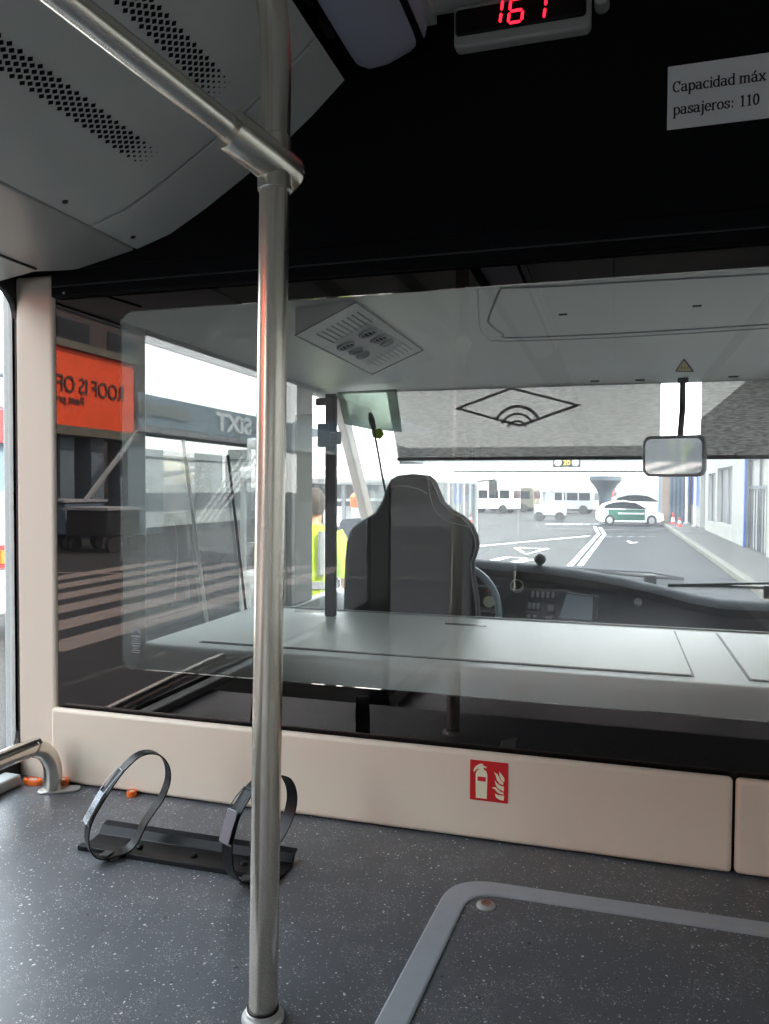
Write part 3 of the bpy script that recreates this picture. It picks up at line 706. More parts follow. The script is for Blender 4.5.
# tilted roof vent console
vq = [on_z(356, 302, ZCC-.004), on_z(423, 350, ZCC-.004), on_z(372, 374, ZCC-.075), on_z(295, 335, ZCC-.075)]
vc = thing('roof_vent_console', 'grey tilted roof console with round air nozzles above the driver seat', 'vent', (vq[0].x, vq[0].y, ZCC))
up = Vector((0, 0, .085))
MB().loft([vq, [Vector((p.x, p.y, ZCC+.001)) for p in vq]]).build('console_body', 'cab', vc, bevel=.006, seg=3)
vn = (vq[1]-vq[0]).cross(vq[3]-vq[0]).normalized()
if vn.z > 0: vn = -vn
vc_ = sum(vq, Vector())/4
rim = [vc_+(p-vc_)*1.0 for p in vq]
MB().tube([p+vn*.001 for p in rim]+[rim[0]+vn*.001], .0022, 6).build('console_rim', 'bgrey', vc)
ip = [on_p(a, b, vc_+vn*.002, vn) for a, b in ((367, 322), (405, 343), (369, 366), (333, 343))]
MB().loft([ip, [p-vn*.004 for p in ip]]).build('nozzle_plate', 'cab_light', vc, bevel=.002)
for k, (px, py, dk) in enumerate(((368, 333, 1), (379, 338.5, 1), (387, 342.5, 0), (346, 345.5, 1), (356, 350.5, 0), (363, 355, 0))):
    c = on_p(px, py, vc_+vn*.003, vn); T = frame_T(c, (vq[1]-vq[0]), vn.cross(vq[1]-vq[0])); rr = .030 if k in (0, 1, 3) else .024
    nz = MB().lathe([(rr, -.004), (rr, .006), (rr*.85, .007), (rr*.8, .001)], T, 24).build('air_nozzle', 'cab_light', vc, smooth=True)
    if dk: MB().lathe([(rr*.78, .001), (rr*.7, .0035), (0, .0035)], T @ Matrix.Translation((rr*.1, 0, 0)) @ Matrix.Diagonal((.75, .95, 1, 1)), 20).build('nozzle_opening', 'black', nz)
    fl = MB()
    for j in (-1, 0, 1): fl.box(-rr*.8, rr*.8, j*rr*.4-.001, j*rr*.4+.001, .003, .0065, T)
    fl.build('nozzle_fins', 'bgrey', nz)
lv = MB(); ex = (vq[1]-vq[0]); ey = (vq[3]-vq[0])
for k in range(9):
    a = vq[0]+ey*(.12+.085*k)+ex*.10+vn*.001; b = a+ex*.18
    lv.tube([a, b], .0022, 6)
    a = vq[0]+ey*(.12+.085*k)+ex*.72+vn*.001; b = a+ex*.18; lv.tube([a, b], .0012, 6)
lv.build('louvre', 'bgrey', vc)

# cab left wall: panel next to the partition, sill, posts
yb = on_x(147, 500, XL).y
cw = MB(); cw.box(XL-.06, XL, D+.012, yb, .9, ZCC+.05); cw.box(XL-.06, XL, yb, 4.0, .45, CAMZ-.55)
cw.box(XL-.06, XL, yb, 4.0, ZCC-.03, ZCC+.05)
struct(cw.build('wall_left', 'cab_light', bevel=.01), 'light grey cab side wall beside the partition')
yp0, yp1 = on_x(291, 500, XL).y, on_x(319, 500, XL).y
pz = MB(); pz.box(XL-.05, XL-.0, yp0, on_x(313, 500, XL).y, CAMZ-.55, ZCC-.02); struct(pz.build('trim_5', 'cab', bevel=.01))
w_ = MB(); ring_frame(w_, (yb, yp0+.01, CAMZ-.56, ZCC-.015), rrect(yb+.012, yp0-.01, CAMZ-.53, ZCC-.02, .04), YZ(XL-.03), -.01, .01)
w2 = w_.build('window_8', 'cab'); struct(w2); MB().box(XL-.032, XL-.028, yb, yp0, CAMZ-.55, ZCC-.02).build('pane', 'cabglass', w2)
# sliding pane edges inside the cab window
sw = MB()
sw.tube([on_x(183, 440, XL-.02), on_x(207, 622, XL-.02)], .007, 8); sw.build('pane_edge', 'vwhite', w2); sw = MB()
for pa, pb2 in (((228, 455), (246, 612)),):
    sw.tube([on_x(*pa, XL-.02), on_x(*pb2, XL-.02)], .006, 8)
sw.build('pane_edge', 'plastic_black', w2)
# A pillar leaning forward
ap = MB(); a1_ = on_x(338, 398, XL+.02); a2_ = on_x(368, 520, XL+.02); a3_ = on_x(381, 600, XL+.02)
ap.ribbon([a1_, a2_, a3_], (0, 1, 0.2), .11, .05)
struct(ap.build('trim_6', mat('pillar_beige', (.50, .43, .36), .6), bevel=.01), 'slanting beige windscreen pillar')
# doorway glass panel behind black bar
# black vertical bar with brackets
yq = 2.75
b0 = on_y(331, 607, yq); 
bar = thing('black_post', 'black vertical post with brackets behind the white shelf', 'post', (b0.x, b0.y, 1.30))
xw = (on_y(336.5, 500, yq).x-on_y(326, 500, yq).x)/2; bxx = on_y(331, 500, yq).x
MB().box(bxx-xw, bxx+xw, yq-.012, yq+.012, CAMZ-.494+.006, on_y(331, 394, yq).z).build('upright', 'plastic_black', bar, bevel=.004)
q0 = on_y(316, 402, yq); q1 = on_y(331, 402, yq)
MB().box(q0.x, q1.x, yq-.01, yq+.01, q0.z-.014, q0.z+.014).build('top_bracket', 'plastic_black', bar, bevel=.004)
q0 = on_y(319, 424, yq); q1 = on_y(341, 447, yq)
MB().box(q0.x, bxx, yq-.022, yq+.01, q1.z, q0.z).build('latch', 'plastic_black', bar, bevel=.006)
MB().box(bxx, q1.x, yq-.022, yq+.01, q1.z+.01, q0.z-.03).build('latch', 'plastic_black', bar, bevel=.006)
# glass screen beside the post (driver's screen)
s0 = on_y(290, 500, yq-.05).x
gs = MB().box(s0, bxx-.030, yq-.004, yq+.004, 1.37, on_y(331, 414, yq).z).build('glass_screen', glassmat('screen_glass', (.85, .85, .83), .0, .07, (4, 4, 1)), None)
tag(gs, 'narrow dusty glass screen held to the left of the black post', 'screen')

# white equipment shelf
YS1, YS2 = 2.10, 2.92; zS = CAMZ-.494
sh = thing('cab_shelf', 'long white equipment shelf with flush lids behind the glass', 'shelf', (0, 2.5, zS-.3))
prof = [(YS2, zS), (YS1+.03, zS), (YS1+.016, zS-.0005), (YS1+.009, zS-.002), (YS1+.003, zS-.007), (YS1-.001, zS-.015), (YS1-.003, zS-.03), (YS1-.005, zS-.075), (YS1-.003, zS-.095), (YS1+.004, zS-.110), (YS1+.018, zS-.121), (YS1+.04, zS-.125), (YS1+.06, zS-.125), (YS2, zS-.125)]
MB().prism(prof, lambda u, v, w: Vector((w, u, v)), XL+.0, XR-.01).build('shelf_body', 'shelf', sh, smooth=True, angle=40)
MB().box(XL+.02, XR-.03, YS1+.06, YS2-.02, .75, zS-.126).build('cabinet', 'black', sh)
def onS(a, b): return on_z(a, b, zS)
lidq = [onS(228, 640), onS(692, 676.5), onS(681, 632), onS(300, 612)]
ly0 = lidq[0].y; lx0 = onS(205, 641).x; lx1 = lidq[1].x; ly0 = lidq[1].y; ly1 = lidq[2].y
def lid(x0, x1, y0, y1):
    l = MB().prism(rrect(x0, x1, y0, y1, .008), XY(zS), .0005, .005).build('lid', 'shelf', sh, bevel=.0015)
    g = MB(); ring_frame(g, (x0-.006, x1+.006, y0-.008, y1+.004), rrect(x0, x1, y0, y1, .006), XY(zS), .0002, .0012); g.build('lid_joint', 'rubber', l)
    return l
lid(lx0, lx1, ly0, ly1); x2 = onS(742, 668).x; lid(x2, XR-.05, ly0-.0, ly1)
c0 = onS(445, 625); c1 = onS(487, 627)
MB().prism(rrect(c0.x, c1.x, c0.y-.014, c0.y+.014, .01), XY(zS), .004, .0062).build('cable_slot', 'plastic_black', sh)
c0 = onS(325, 612.5); MB().lathe([(.018, .0), (.018, .004), (.014, .006)], Matrix.Translation((c0.x, min(c0.y, YS2-.03), zS))).build('lock', 'plastic_black', sh)
c0 = onS(636, 630); MB().prism(rrect(c0.x-.015, c0.x+.015, c0.y-.01, c0.y+.01, .008), XY(zS), .0, .004).build('lock', 'plastic_black', sh)
MB().box(XL+.01, XR-.02, YS2-.006, YS2+.004, zS-.05, zS+.006).build('rear_lip', 'cab_light', sh, bevel=.002)

# driver seat
yT = 3.0
seat_px = [(343, 640), (345, 600), (345, 560), (346, 542), (350, 529), (360, 521), (374, 513), (381, 501), (385, 488), (389, 479), (396, 475), (410, 473.5), (424, 475), (430, 480), (435, 491), (440, 502), (449, 510), (461, 517), (470, 526), (475, 537), (476.5, 547), (474, 556), (471.5, 564), (473, 578), (477, 600), (480, 640)]
SP = [on_y(a, b, yT) for a, b in seat_px]
cx0 = sum(p.x for p in SP)/len(SP)
st = thing('driver_seat', 'dark high-backed driver seat with narrow headrest seen from behind', 'seat', (cx0, yT, .95))
def scaled(k, dy):
    cz_ = 1.55
    return [Vector((cx0+(p.x-cx0)*k, yT+dy+(.10*(p.z-1.3)), cz_+(p.z-cz_)*(1-(1-k)*.6))) for p in SP]
MB().loft([scaled(.90, -.045), scaled(.97, -.035), scaled(1, -.01), scaled(1, .05), scaled(.93, .085), scaled(.80, .07)]).build('backrest', 'seat', st, smooth=True, angle=60)
# piping and seams on the shell
sm = MB(); sm.tube([p+Vector((0, -.002, 0)) for p in scaled(.985, -.025)], .0035, 6); sm.build('piping', mat('piping_grey', (.35, .36, .36), .5), st, smooth=True)
hl = [on_y(a, b, yT-.045) for a, b in ((386, 487), (400, 486), (415, 489), (424, 494))]
MB().tube(cat([p+Vector((0, .10*(p.z-1.3), 0)) for p in hl]), .0025, 6).build('headrest_seam', 'bgrey', st, smooth=True)
hl = [on_y(a, b, yT-.05) for a, b in ((424, 476), (427, 495), (433, 512), (444, 521), (458, 525), (470, 528))]
MB().tube(cat([p+Vector((0, .10*(p.z-1.3), 0)) for p in hl]), .002, 6).build('side_seam', 'bgrey', st, smooth=True)
sb = MB(); sb.box(cx0-.25, cx0+.25, yT+.02, yT+.22, 1.02, 1.16); sb.build('cushion', 'seat', st, bevel=.05, seg=4)
MB().lathe([(.2, .72), (.2, .76), (.08, .78), (.08, 1.03)], Matrix.Translation((cx0, yT+.15, 0))).build('pedestal', 'plastic_black', st)

# dashboard
dash = thing('dashboard', 'black curved dashboard below the windscreen with instrument binnacle', 'dashboard', (0, 3.6, .8))
dpx = [(404, 560, 3.60), (420, 558.5, 3.58), (476, 559.5, 3.58), (530, 564, 3.58), (575, 569, 3.6), (621, 577, 3.62), (660, 586, 3.64), (690, 594, 3.64), (721, 599.5, 3.66), (769, 602, 3.68), (860, 606, 3.70), (1000, 610, 3.72)]
rings = []
for a, b, y in dpx:
    c = on_y(a, b, y); c.x = max(c.x, XL+.01)
    zf = c.z
    rings.append([Vector((c.x, YWS+.0, zf-.10)), Vector((c.x, y+.12, zf-.012)), Vector((c.x, y+.03, zf)), Vector((c.x, y-.02, zf-.008)), Vector((c.x, y-.05, zf-.035)), Vector((c.x, y-.035, zf-.07)), Vector((c.x, y-.10, zf-.16)), Vector((c.x, y-.20, zf-.30)), Vector((c.x, y-.20, .72)), Vector((c.x, YWS, .72))])
MB().loft(rings).build('dash_body', 'dash', dash, smooth=True, angle=50)
def dpt(a, b):   # point on the sloping face, nearest ring data by interpolation
    for (a0, b0, y0), (a1, b1, y1) in zip(dpx[:-1], dpx[1:]):
        if a0 <= a <= a1:
            t = (a-a0)/(a1-a0); y = y0+(y1-y0)*t; zf = on_y(a0, b0, y0).z*(1-t)+on_y(a1, b1, y1).z*t; break
    return on_p(a, b, (0, y-.035, zf-.07), Vector((0, -.115, .05)).normalized()) if False else on_p(a, b, (0, y-.045, zf-.07), (0, .09, -.065))
fn_ = Vector((0, -.81, .585)); fu = Vector((0, .585, .81))
def faceT(a, b, lift=.0): p = dpt(a, b)+fn_*lift; return frame_T(p, (1, 0, 0), fu)
gT = faceT(517, 586.5, .004)
gg = MB().lathe([(.030, -.01), (.030, .010), (.0245, .012), (.0245, .006)], gT, 28).build('gauge_ring', 'cab_light', dash, smooth=True)
MB().lathe([(.024, .002), (.024, .007), (0, .007)], gT, 28).build('gauge_face', 'gloss_black', gg)
for (a, b, w, h) in ((543, 596, .062, .020), (534, 607, .034, .020), (551, 609, .018, .020), (532, 617.5, .032, .012), (549, 619, .022, .010)):
    T = faceT(a, b, .004); k = MB(); k.prism(rrect(-w, w, -h, h, .004), lambda u, v, t: T @ Vector((u, v, t)), -.02, .006)
    sw_ = k.build('switch_panel', 'plastic_black', dash, bevel=.003)
    n_ = max(2, int(w/.011)); kk = MB()
    for i in range(n_):
        u = -w+.006+(2*w-.012)*(i+.5)/n_; kk.box(u-.0065, u+.0065, -h+.006, h-.006, .006, .011, T)
    kk.build('switch', 'bgrey', sw_, bevel=.001)
# touch screen, tilted on the right of the switches
sq = [on_y(a, b, 3.34) for a, b in ((559, 618), (592, 620), (593, 597), (567, 594))]
nn_ = (sq[1]-sq[0]).cross(sq[3]-sq[0]).normalized()
scn = thing('touch_screen', 'small pale tablet screen mounted on the dashboard centre', 'screen', tuple(sum(sq, Vector())/4))
cc = sum(sq, Vector())/4; big = [cc+(p-cc)*1.16+Vector((.004, 0, -.002)) for p in sq]
MB().loft([[p+Vector((0, .004, 0)) for p in big], [p+Vector((.01, .06, -.01)) for p in big]]).build('casing', 'plastic_black', scn, bevel=.004)
MB().loft([sq, [p+Vector((0, .0045, 0)) for p in sq]]).build('screen_face', 'screen', scn)
bl = on_y(540, 559, 3.6)
ds = thing('dash_sensor', 'small black ball shaped sensor on top of the dashboard', 'sensor', (bl.x, bl.y, bl.z-.03))
MB().lathe([(.001, -.028), (.014, -.024), (.025, -.012), (.028, 0), (.025, .012), (.014, .024), (.001, .028)], Matrix.Translation(bl), 20).build('ball', 'plastic_black', ds, smooth=True)
MB().lathe([(.012, -.034), (.010, -.022)], Matrix.Translation(bl), 16).build('foot', 'plastic_black', ds)
# key barrel on the passenger side of the dash
T = faceT(638, 603, .004); MB().lathe([(.017, -.01), (.017, .008), (.012, .01), (.009, .004), (0, .004)], T, 20).build('key_barrel', 'rim', dash, smooth=True)
for a in (600, 612): 
    T = faceT(a, 602+(a-600)*.2, .003); MB().box(-.004, .004, -.05, .03, 0, .006, T).build('vent_slat', 'plastic_black', dash)

# steering wheel
wc = on_y(450, 612, 3.33)
swh = thing('steering_wheel', 'grey rimmed steering wheel partly hidden behind the driver seat', 'steering wheel', tuple(wc))
TW = Matrix.Translation(wc) @ Matrix.Rotation(R(72), 4, 'X')
rimp = [TW @ Vector((.215*math.cos(2*PI*k/48), .215*math.sin(2*PI*k/48), 0)) for k in range(49)]
MB().tube(rimp, .016, 14, cap=False).build('rim', 'wheel_grey', swh, smooth=True)
hub = MB().lathe([(.08, -.05), (.085, -.02), (.07, -.005), (0, -.0)], TW, 24).build('hub', 'plastic_black', swh, smooth=True)
sp = MB()
for a in (0, 180, 270):
    sp.tube([TW @ Vector((.06*math.cos(R(a)), .06*math.sin(R(a)), -.02)), TW @ Vector((.21*math.cos(R(a)), .21*math.sin(R(a)), 0))], [.022, .012], 10)
sp.build('spoke', 'plastic_black', swh, smooth=True)
MB().tube([TW @ Vector((0, 0, -.03)), TW @ Vector((0, 0, -.16))], .03, 14).build('column', 'plastic_black', swh)
c = on_y(489, 600, 3.45); ind = thing('instrument_cluster', 'small instrument cluster with pale dial seen through the steering wheel', 'instrument', (c.x, c.y, c.z-.04))
MB().prism(rrect(c.x-.10, c.x+.05, c.z-.06, c.z+.06, .02), XZ(3.45), 0, .10).build('cluster_housing', 'plastic_black', ind, bevel=.004)
MB().lathe([(.026, 0), (.026, .004), (.022, .005)], frame_T((c.x, 3.45, c.z-.008), (1, 0, 0), (0, 0, 1)), 20).build('dial', 'cream', ind)
c = on_y(487, 591, 3.445); MB().lathe([(.007, 0), (.007, .006)], frame_T((c.x, 3.45, c.z), (1, 0, 0), (0, 0, 1)), 12).build('warning_button', 'sign_red', ind)

# windscreen, blinds, mirror
ws = MB(); wr = []
for k in range(25):
    x = XL+.0+(XR-XL)*k/24; e_ = abs((x-.085)/1.515); y = YWS+.10-.34*e_**5
    wr.append([Vector((x, y, CAMZ-.62)), Vector((x, y-.03, CAMZ+.2)), Vector((x, y-.08, CAMZ+.75))])
ws.loft(wr, False, False); wso = ws.build('window_9', 'wscreen', smooth=True); struct(wso, 'dusty windscreen of the bus')
MB().box(XL, XR, YWS-.02, YWS+.12, ZCC+.02, CAMZ+.9).build('trim_7', 'vwhite') ; struct(bpy.data.objects['trim_7'])
struct(MB().box(XL-.05, XR+.05, YWS+.02, YWS+.16, .4, CAMZ-.56).build('wall_front', 'vwhite'))
def blind(x0, x1, zb, name, label, tilt=0):
    b = thing('roller_blind', label, 'blind', ((x0+x1)/2, YWS-.06, zb), 'windscreen roller blinds')
    Yb = YWS-.06
    r = []
    for k in range(21):
        x = x0+(x1-x0)*k/20; r.append([Vector((x-(tilt if k == 0 else 0), Yb+.002*math.sin(k), ZCC+.03)), Vector((x, Yb+.002*math.sin(k), zb))])
    r2 = [[p+Vector((0, .0015, 0)) for p in a] for a in r]
    m = MB(); m.loft(r, False, False); m.build('fabric', 'blind', b, smooth=True)
    MB().box(x0-.004, x1+.004, Yb-.008, Yb+.008, zb-.018, zb).build('bottom_bar', 'plastic_black', b, bevel=.003)
    MB().tube([(x0, Yb, ZCC+.06), (x1, Yb, ZCC+.06)], .028, 14).build('roller', 'plastic_black', b)
    return b
Yb = YWS-.06
bz = on_y(615, 456, Yb).z
bxa = on_y(398, 440, Yb).x; bxb = on_y(660.5, 420, Yb).x; bxc = on_y(701, 420, Yb).x
b1 = blind(bxa, bxb, bz, '', 'wide grey roller blind with diamond logo over the windscreen', .07)
b2 = blind(bxc, XR-.05, bz, '', 'plain grey roller blind to the right of the interior mirror', 0)
# logo on the blind
def onB(a, b): return on_y(a, b, Yb-.004)
lm = MB()
dia = [onB(453.5, 408.5), onB(511, 387), onB(582, 405), onB(520, 427)]
lm.loft([[c_+(p-c_)*1.0 for p in dia+[dia[0]]] for c_ in [sum(dia, Vector())/4]]*1+[[c_+(p-c_)*.87 for p in dia+[dia[0]]] for c_ in [sum(dia, Vector())/4]], False, False)
c_ = onB(517, 430)
for r1, r2 in ((.062, .050), (.100, .088), (.140, .124)):
    rr = []
    for k in range(15):
        a = R(28+124*k/14); rr.append([c_+Vector((r1*math.cos(a)*.9, 0, r1*math.sin(a)*.95-.01)), c_+Vector((r2*math.cos(a)*.9, 0, r2*math.sin(a)*.95-.01))])
    lm.loft(rr, False, False)
lm.build('logo', 'blind_mark', b1)
mr = thing('interior_mirror', 'rounded rectangular interior mirror hanging in the gap between the blinds', 'mirror', tuple(on_y(674, 456, 3.66)))
ym = 3.66; m0 = on_y(642, 456, ym); m1 = on_y(706, 456, ym); mt = on_y(674, 435.5, ym).z; mbm = on_y(674, 477, ym).z
Tm = Matrix.Translation(((m0.x+m1.x)/2, ym, (mt+mbm)/2)) @ Matrix.Rotation(R(-13), 4, 'Z') @ Matrix.Rotation(R(4), 4, 'X')
mw_ = (m1.x-m0.x)/2; mh_ = (mt-mbm)/2
MB().prism(rrect(-mw_, mw_, -mh_, mh_, .035), lambda u, v, w: Tm @ Vector((u, w, v)), 0, .035).build('mirror_shell', 'bgrey', mr, bevel=.008, seg=3)
MB().prism(rrect(-(m1.x-m0.x)/2+.012, (m1.x-m0.x)/2-.016, -(mt-mbm)/2+.014, (mt-mbm)/2-.014, .028), lambda u, v, w: Tm @ Vector((u, w, v)), -.001, .002).build('mirror_glass', 'mirror', mr)
sx0 = on_y(681, 420, ym+.03)
MB().tube([(sx0.x+.005, ym+.03, ZCC), (sx0.x+.005, ym+.03, ZCC-.14), (sx0.x-.004, ym+.02, mt-.02)], .013, 12).build('stem', 'plastic_black', mr, smooth=True)
MB().box(sx0.x-.018, sx0.x+.028, ym+.01, ym+.05, ZCC-.02, ZCC+.001).build('stem_base', 'plastic_black', mr, bevel=.004)
# warning triangle under the roof
wt = on_y(684, 365, 3.5)
tr = MB(); P0 = cz(684, 359.5, ZCC-.0012); P1 = cz(676, 371, ZCC-.0012); P2 = cz(693, 371, ZCC-.0012)
tri = tag(MB().loft([[P0, P1, P2], [p+Vector((0, 0, .001)) for p in (P0, P1, P2)]]).build('warning_sticker', 'buff'), 'small buff warning triangle sticker on the cab roof above the mirror', 'sticker')
cc = (P0+P1+P2)/3
t2 = MB(); 
for k in (0, 1, 2):
    a, b = (P0, P1, P2)[k], (P0, P1, P2)[(k+1) % 3]; t2.tube([a+Vector((0, 0, -.0005)), b+Vector((0, 0, -.0005))], .003, 5)
for s in (-1, 0, 1): t2.tube([cc+Vector((s*.012, -.02, -.001)), cc+Vector((s*.012+.004, .03, -.001))], .0022, 5)
t2.build('triangle_mark', 'ink', tri)
# wipers
def wiper(pts, y, nm, lab):
    P = [on_y(a, b, y) for a, b in pts]; t = thing('windscreen_wiper', lab, 'wiper', tuple(P[-1]))
    MB().tube(P, [.008]*len(P), 8).build('blade', 'rubber', t); c = P[len(P)//2]
    MB().tube([P[0]+Vector((.0, -.0, .004)), c+Vector((0, -.01, .024)), P[-1]+Vector((0, 0, .004))], .006, 8).build('arm', 'plastic_black', t)
    MB().box(c.x-.03, c.x+.03, c.y-.02, c.y+.01, c.z-.05, c.z+.012).build('arm_joint', 'plastic_black', t, bevel=.004)
    return t
wiper([(552, 568), (575, 569), (650, 577), (684, 579)], YWS+.13, '', 'left windscreen wiper lying above the dashboard centre')
wiper([(668, 585.5), (720, 586), (770, 588), (840, 592)], YWS+.10, '', 'longer windscreen wiper at the right edge of the windscreen')
# microphone stick near the pillar
mP = [on_y(a, b, 3.3) for a, b in ((370, 413), (374, 430), (378, 452), (382, 475), (386, 495))]
mk = thing('gooseneck_microphone', 'thin black stick with thick grip standing between pillar and driver seat', 'microphone', tuple(mP[-1]))
MB().tube([mP[0], mP[0]*.6+mP[1]*.4, mP[1]], [.008, .015, .011], 12).build('grip', 'plastic_black', mk, smooth=True)
MB().tube(mP[1:]+[on_y(388, 530, 3.3), on_y(389, 560, 3.3)], .005, 8).build('stalk', 'plastic_black', mk, smooth=True)
# pale visor in the upper left corner of the cab
vs_ = [on_y(a, b, 3.55) for a, b in ((337, 392), (396, 389), (402, 432), (372, 430), (344, 424))]
vz = MB().loft([vs_, [p+Vector((0, .01, 0)) for p in vs_]]).build('sun_visor', glassmat('visor_plastic', (.5, .56, .52), .0, .6, (3, 3, 3), dirtcol=(.32, .37, .33)), None, bevel=.002)
tag(vz, 'pale translucent corner visor between roof and slanting pillar', 'visor')
hv = [on_y(a, b, 3.50) for a, b in ((371, 430), (380, 428), (383, 434), (379, 439), (372, 437))]
tag(MB().loft([hv, [p+Vector((0, .03, 0)) for p in hv]]).build('hivis_glint', 'hivis', bevel=.004), 'small yellow-green patch standing for a vest reflection below the corner visor', 'hivis_glint')  # solid patch added in place of a mirrored hi-vis fragment
struct(MB().box(XL, XR, 1.66, YWS+.05, .60, .72).build('floor', 'plastic_black'))
# right side of the cab
cw = MB(); cw.box(XR, XR+.06, D, 4.0, .45, CAMZ-.45); cw.box(XR, XR+.06, D, 4.0, ZCC-.03, ZCC+.5); cw.box(XR, XR+.06, D, 1.75, .45, ZCC); cw.box(XL-.06, XR+.06, D+.03, YWS+.1, ZCC+.46, ZCC+.5)
cw.box(XL-.06, XL, D+.012, YWS, ZCC+.04, ZCC+.5)
struct(cw.build('wall_right', 'cab'))

# ------------------------------------------------------------------ outside
gr = MB().box(-250, 200, -300, 300, -.3, 0).build('ground', 'asphalt'); struct(gr, 'grey apron asphalt')
def gp(a, b, z=0): return on_z(a, b, z)
sw_ = MB().box(2.5, 30, -40, 68, 0, .13).build('sidewalk', 'paving'); struct(sw_)
kb = MB(); kb.box(2.42, 2.6, -40, 68, 0, .14); struct(kb.build('kerb', 'kerb', bevel=.02))
# road markings
def line(pts, w, name='road_marking', z=.004):
    P = [gp(*p) for p in pts]; mb = MB(); mb.ribbon([p+Vector((0, 0, z)) for p in P], (0, 0, 1), .002, w)
    return struct(mb.build(name, 'paint'))
def gline(P, w, z=.005, m_='paint'):
    mb = MB(); r = []
    for i, p in enumerate(P):
        t = (P[min(i+1, len(P)-1)]-P[max(i-1, 0)]).normalized(); n_ = Vector((-t.y, t.x, 0))*w/2; r.append([p-n_+Vector((0, 0, z)), p+n_+Vector((0, 0, z))])
    mb.loft(r, False, False); o = mb.build('road_marking', m_); return struct(o)
gline([gp(594.6, 526.5), gp(598.6, 534), gp(570, 566)], .14)
gline([gp(600, 527.5), gp(604.5, 534.5), gp(580, 566)], .14)
gline([gp(440, 551), gp(482, 546), gp(589, 536)], .16)
gline([gp(340, 560), gp(410, 551), gp(470, 547)], .12)
tri_ = [gp(516, 548), gp(547, 548.6), gp(526, 554.5), gp(516, 548)]; gline(tri_, .16, .006)
gline([gp(492, 561), gp(508, 557), gp(526, 558.5)], .22, .007)
gline([gp(512, 563), gp(530, 559.5)], .3, .006)
for k in range(7):
    x = 548+k*7.5; gline([gp(x, 524), gp(x+4.5, 524.3)], .6)
for k in range(5): gline([gp(606+k*11, 536.5), gp(612+k*11, 536.5)], .12)
gline([gp(628, 541), gp(632, 543.5), gp(637, 542)], .15)
# crosswalk on the left, mirrored in the black glass
for k in range(6):
    x = -6.15-.93*k
    mb = MB().box(x-.25, x+.25, 3.166-17, 3.166-7.2, 0, .004).build('road_marking', 'dimmed_paint'); struct(mb)
gline([Vector((-17, -9.5, 0)), Vector((-3, -12.5, 0))], .15, m_='dimmed_paint'); gline([Vector((-30, -30, 0)), Vector((-4, -19, 0))], .15, m_='dimmed_paint')

# white building on the right
XB = 3.8
bd = thing('roadside_building', 'long white rendered building with windows along the right pavement', 'building', (XB, 20, 0))
def bx(px): return on_x(px, 500, XB).y
yend = bx(699)
Hb = 5.2
ops = [(745, 767, 459, 560, 'gate'), (717, 732, 469, 522, 'win'), (708, 715, 474, 521, 'win'), (700.5, 705.5, 473, 534, 'door')]
rects = []
for a, b, t, bt, k in ops:
    y0, y1 = bx(b), bx(a); z1 = on_x(a, t, XB).z; z0 = on_x(a, bt, XB).z if k == 'win' else .13
    rects.append((y0, y1, z0, z1, k))
rects += [(3, 6, 1.1, 2.9, 'win'), (-6, -2, 1.1, 2.9, 'win')]
rects.sort()
wmb = MB(); prev = -35
for (y0, y1, z0, z1, k) in rects:
    wmb.box(XB, XB+.35, prev, y0, .13, Hb); wmb.box(XB, XB+.35, y0, y1, z1, Hb)
    if z0 > .2: wmb.box(XB, XB+.35, y0, y1, .13, z0)
    prev = y1
wmb.box(XB, XB+.35, prev, yend, .13, Hb)
wmb.build('facade_wall', 'bwall', bd)
MB().box(XB+.36, XB+9, -35, yend, .13, Hb-.05).build('building_core', 'bgrey', bd)
for (y0, y1, z0, z1, k) in rects:
    f = MB(); f.box(XB+.10, XB+.16, y0, y0+.06, z0, z1); f.box(XB+.10, XB+.16, y1-.06, y1, z0, z1); f.box(XB+.10, XB+.16, y0, y1, z1-.06, z1); f.box(XB+.10, XB+.16, (y0+y1)/2-.04, (y0+y1)/2+.04, z0, z1)
    if k == 'gate':
        f.box(XB+.1, XB+.16, y0, y1, 1.9, 2.0)
        for j in range(8): yy = y0+(y1-y0)*(j+.5)/8; f.box(XB+.1, XB+.13, yy-.02, yy+.02, z0, 1.9)
    fr = f.build('window_frame' if k == 'win' else 'door_frame', 'bgrey' if k != 'gate' else 'walk', bd)
    MB().box(XB+.18, XB+.22, y0, y1, z0, z1).build('pane', 'bwall' if k != 'win' else mat('win_grey', (.12, .12, .12), .4), fr)
    if k == 'gate': MB().box(XB-.04, XB+.02, y1-.12, y1, .13, z1).build('blue_jamb', 'bluepanel', fr)
# blue panels and grey-blue block at the end of the building
y2 = on_x(683, 500, XB+.1).y
be = thing('blue_clad_annex', 'annex with bright blue wall panels beyond the white building', 'building', (XB, yend+3, 0))
MB().box(XB+.1, XB+6, yend+.02, y2, .13, 4.6).build('annex_wall', 'bgrey', be)
MB().box(XB+.05, XB+.1, yend+.4, yend+(y2-yend)*.85, 1.0, 3.1).build('blue_panel', 'bluepanel', be)
MB().box(XB+.02, XB+.1, yend+.1, y2, .13, 1.1).build('low_wall', 'bwall', be)
c1 = gp(662, 525.5); c2 = gp(683, 525.5)
cn = thing('cargo_container', 'dark blue-grey cargo container with rusty edge at the road end', 'container', ((c1.x+c2.x)/2, c1.y, 0))
MB().box(c1.x+.1, min(c2.x+.6, XB-.05), c1.y, c1.y+6, .05, on_y(670, 474, c1.y).z).build('container_body', 'greyblue', cn, bevel=.05)
MB().box(c1.x-.02, c1.x+.34, c1.y-.03, c1.y+.3, .05, on_y(670, 474, c1.y).z).build('corner_post', mat('rust_brown', (.28, .2, .15), .8), cn)
ribs = MB()
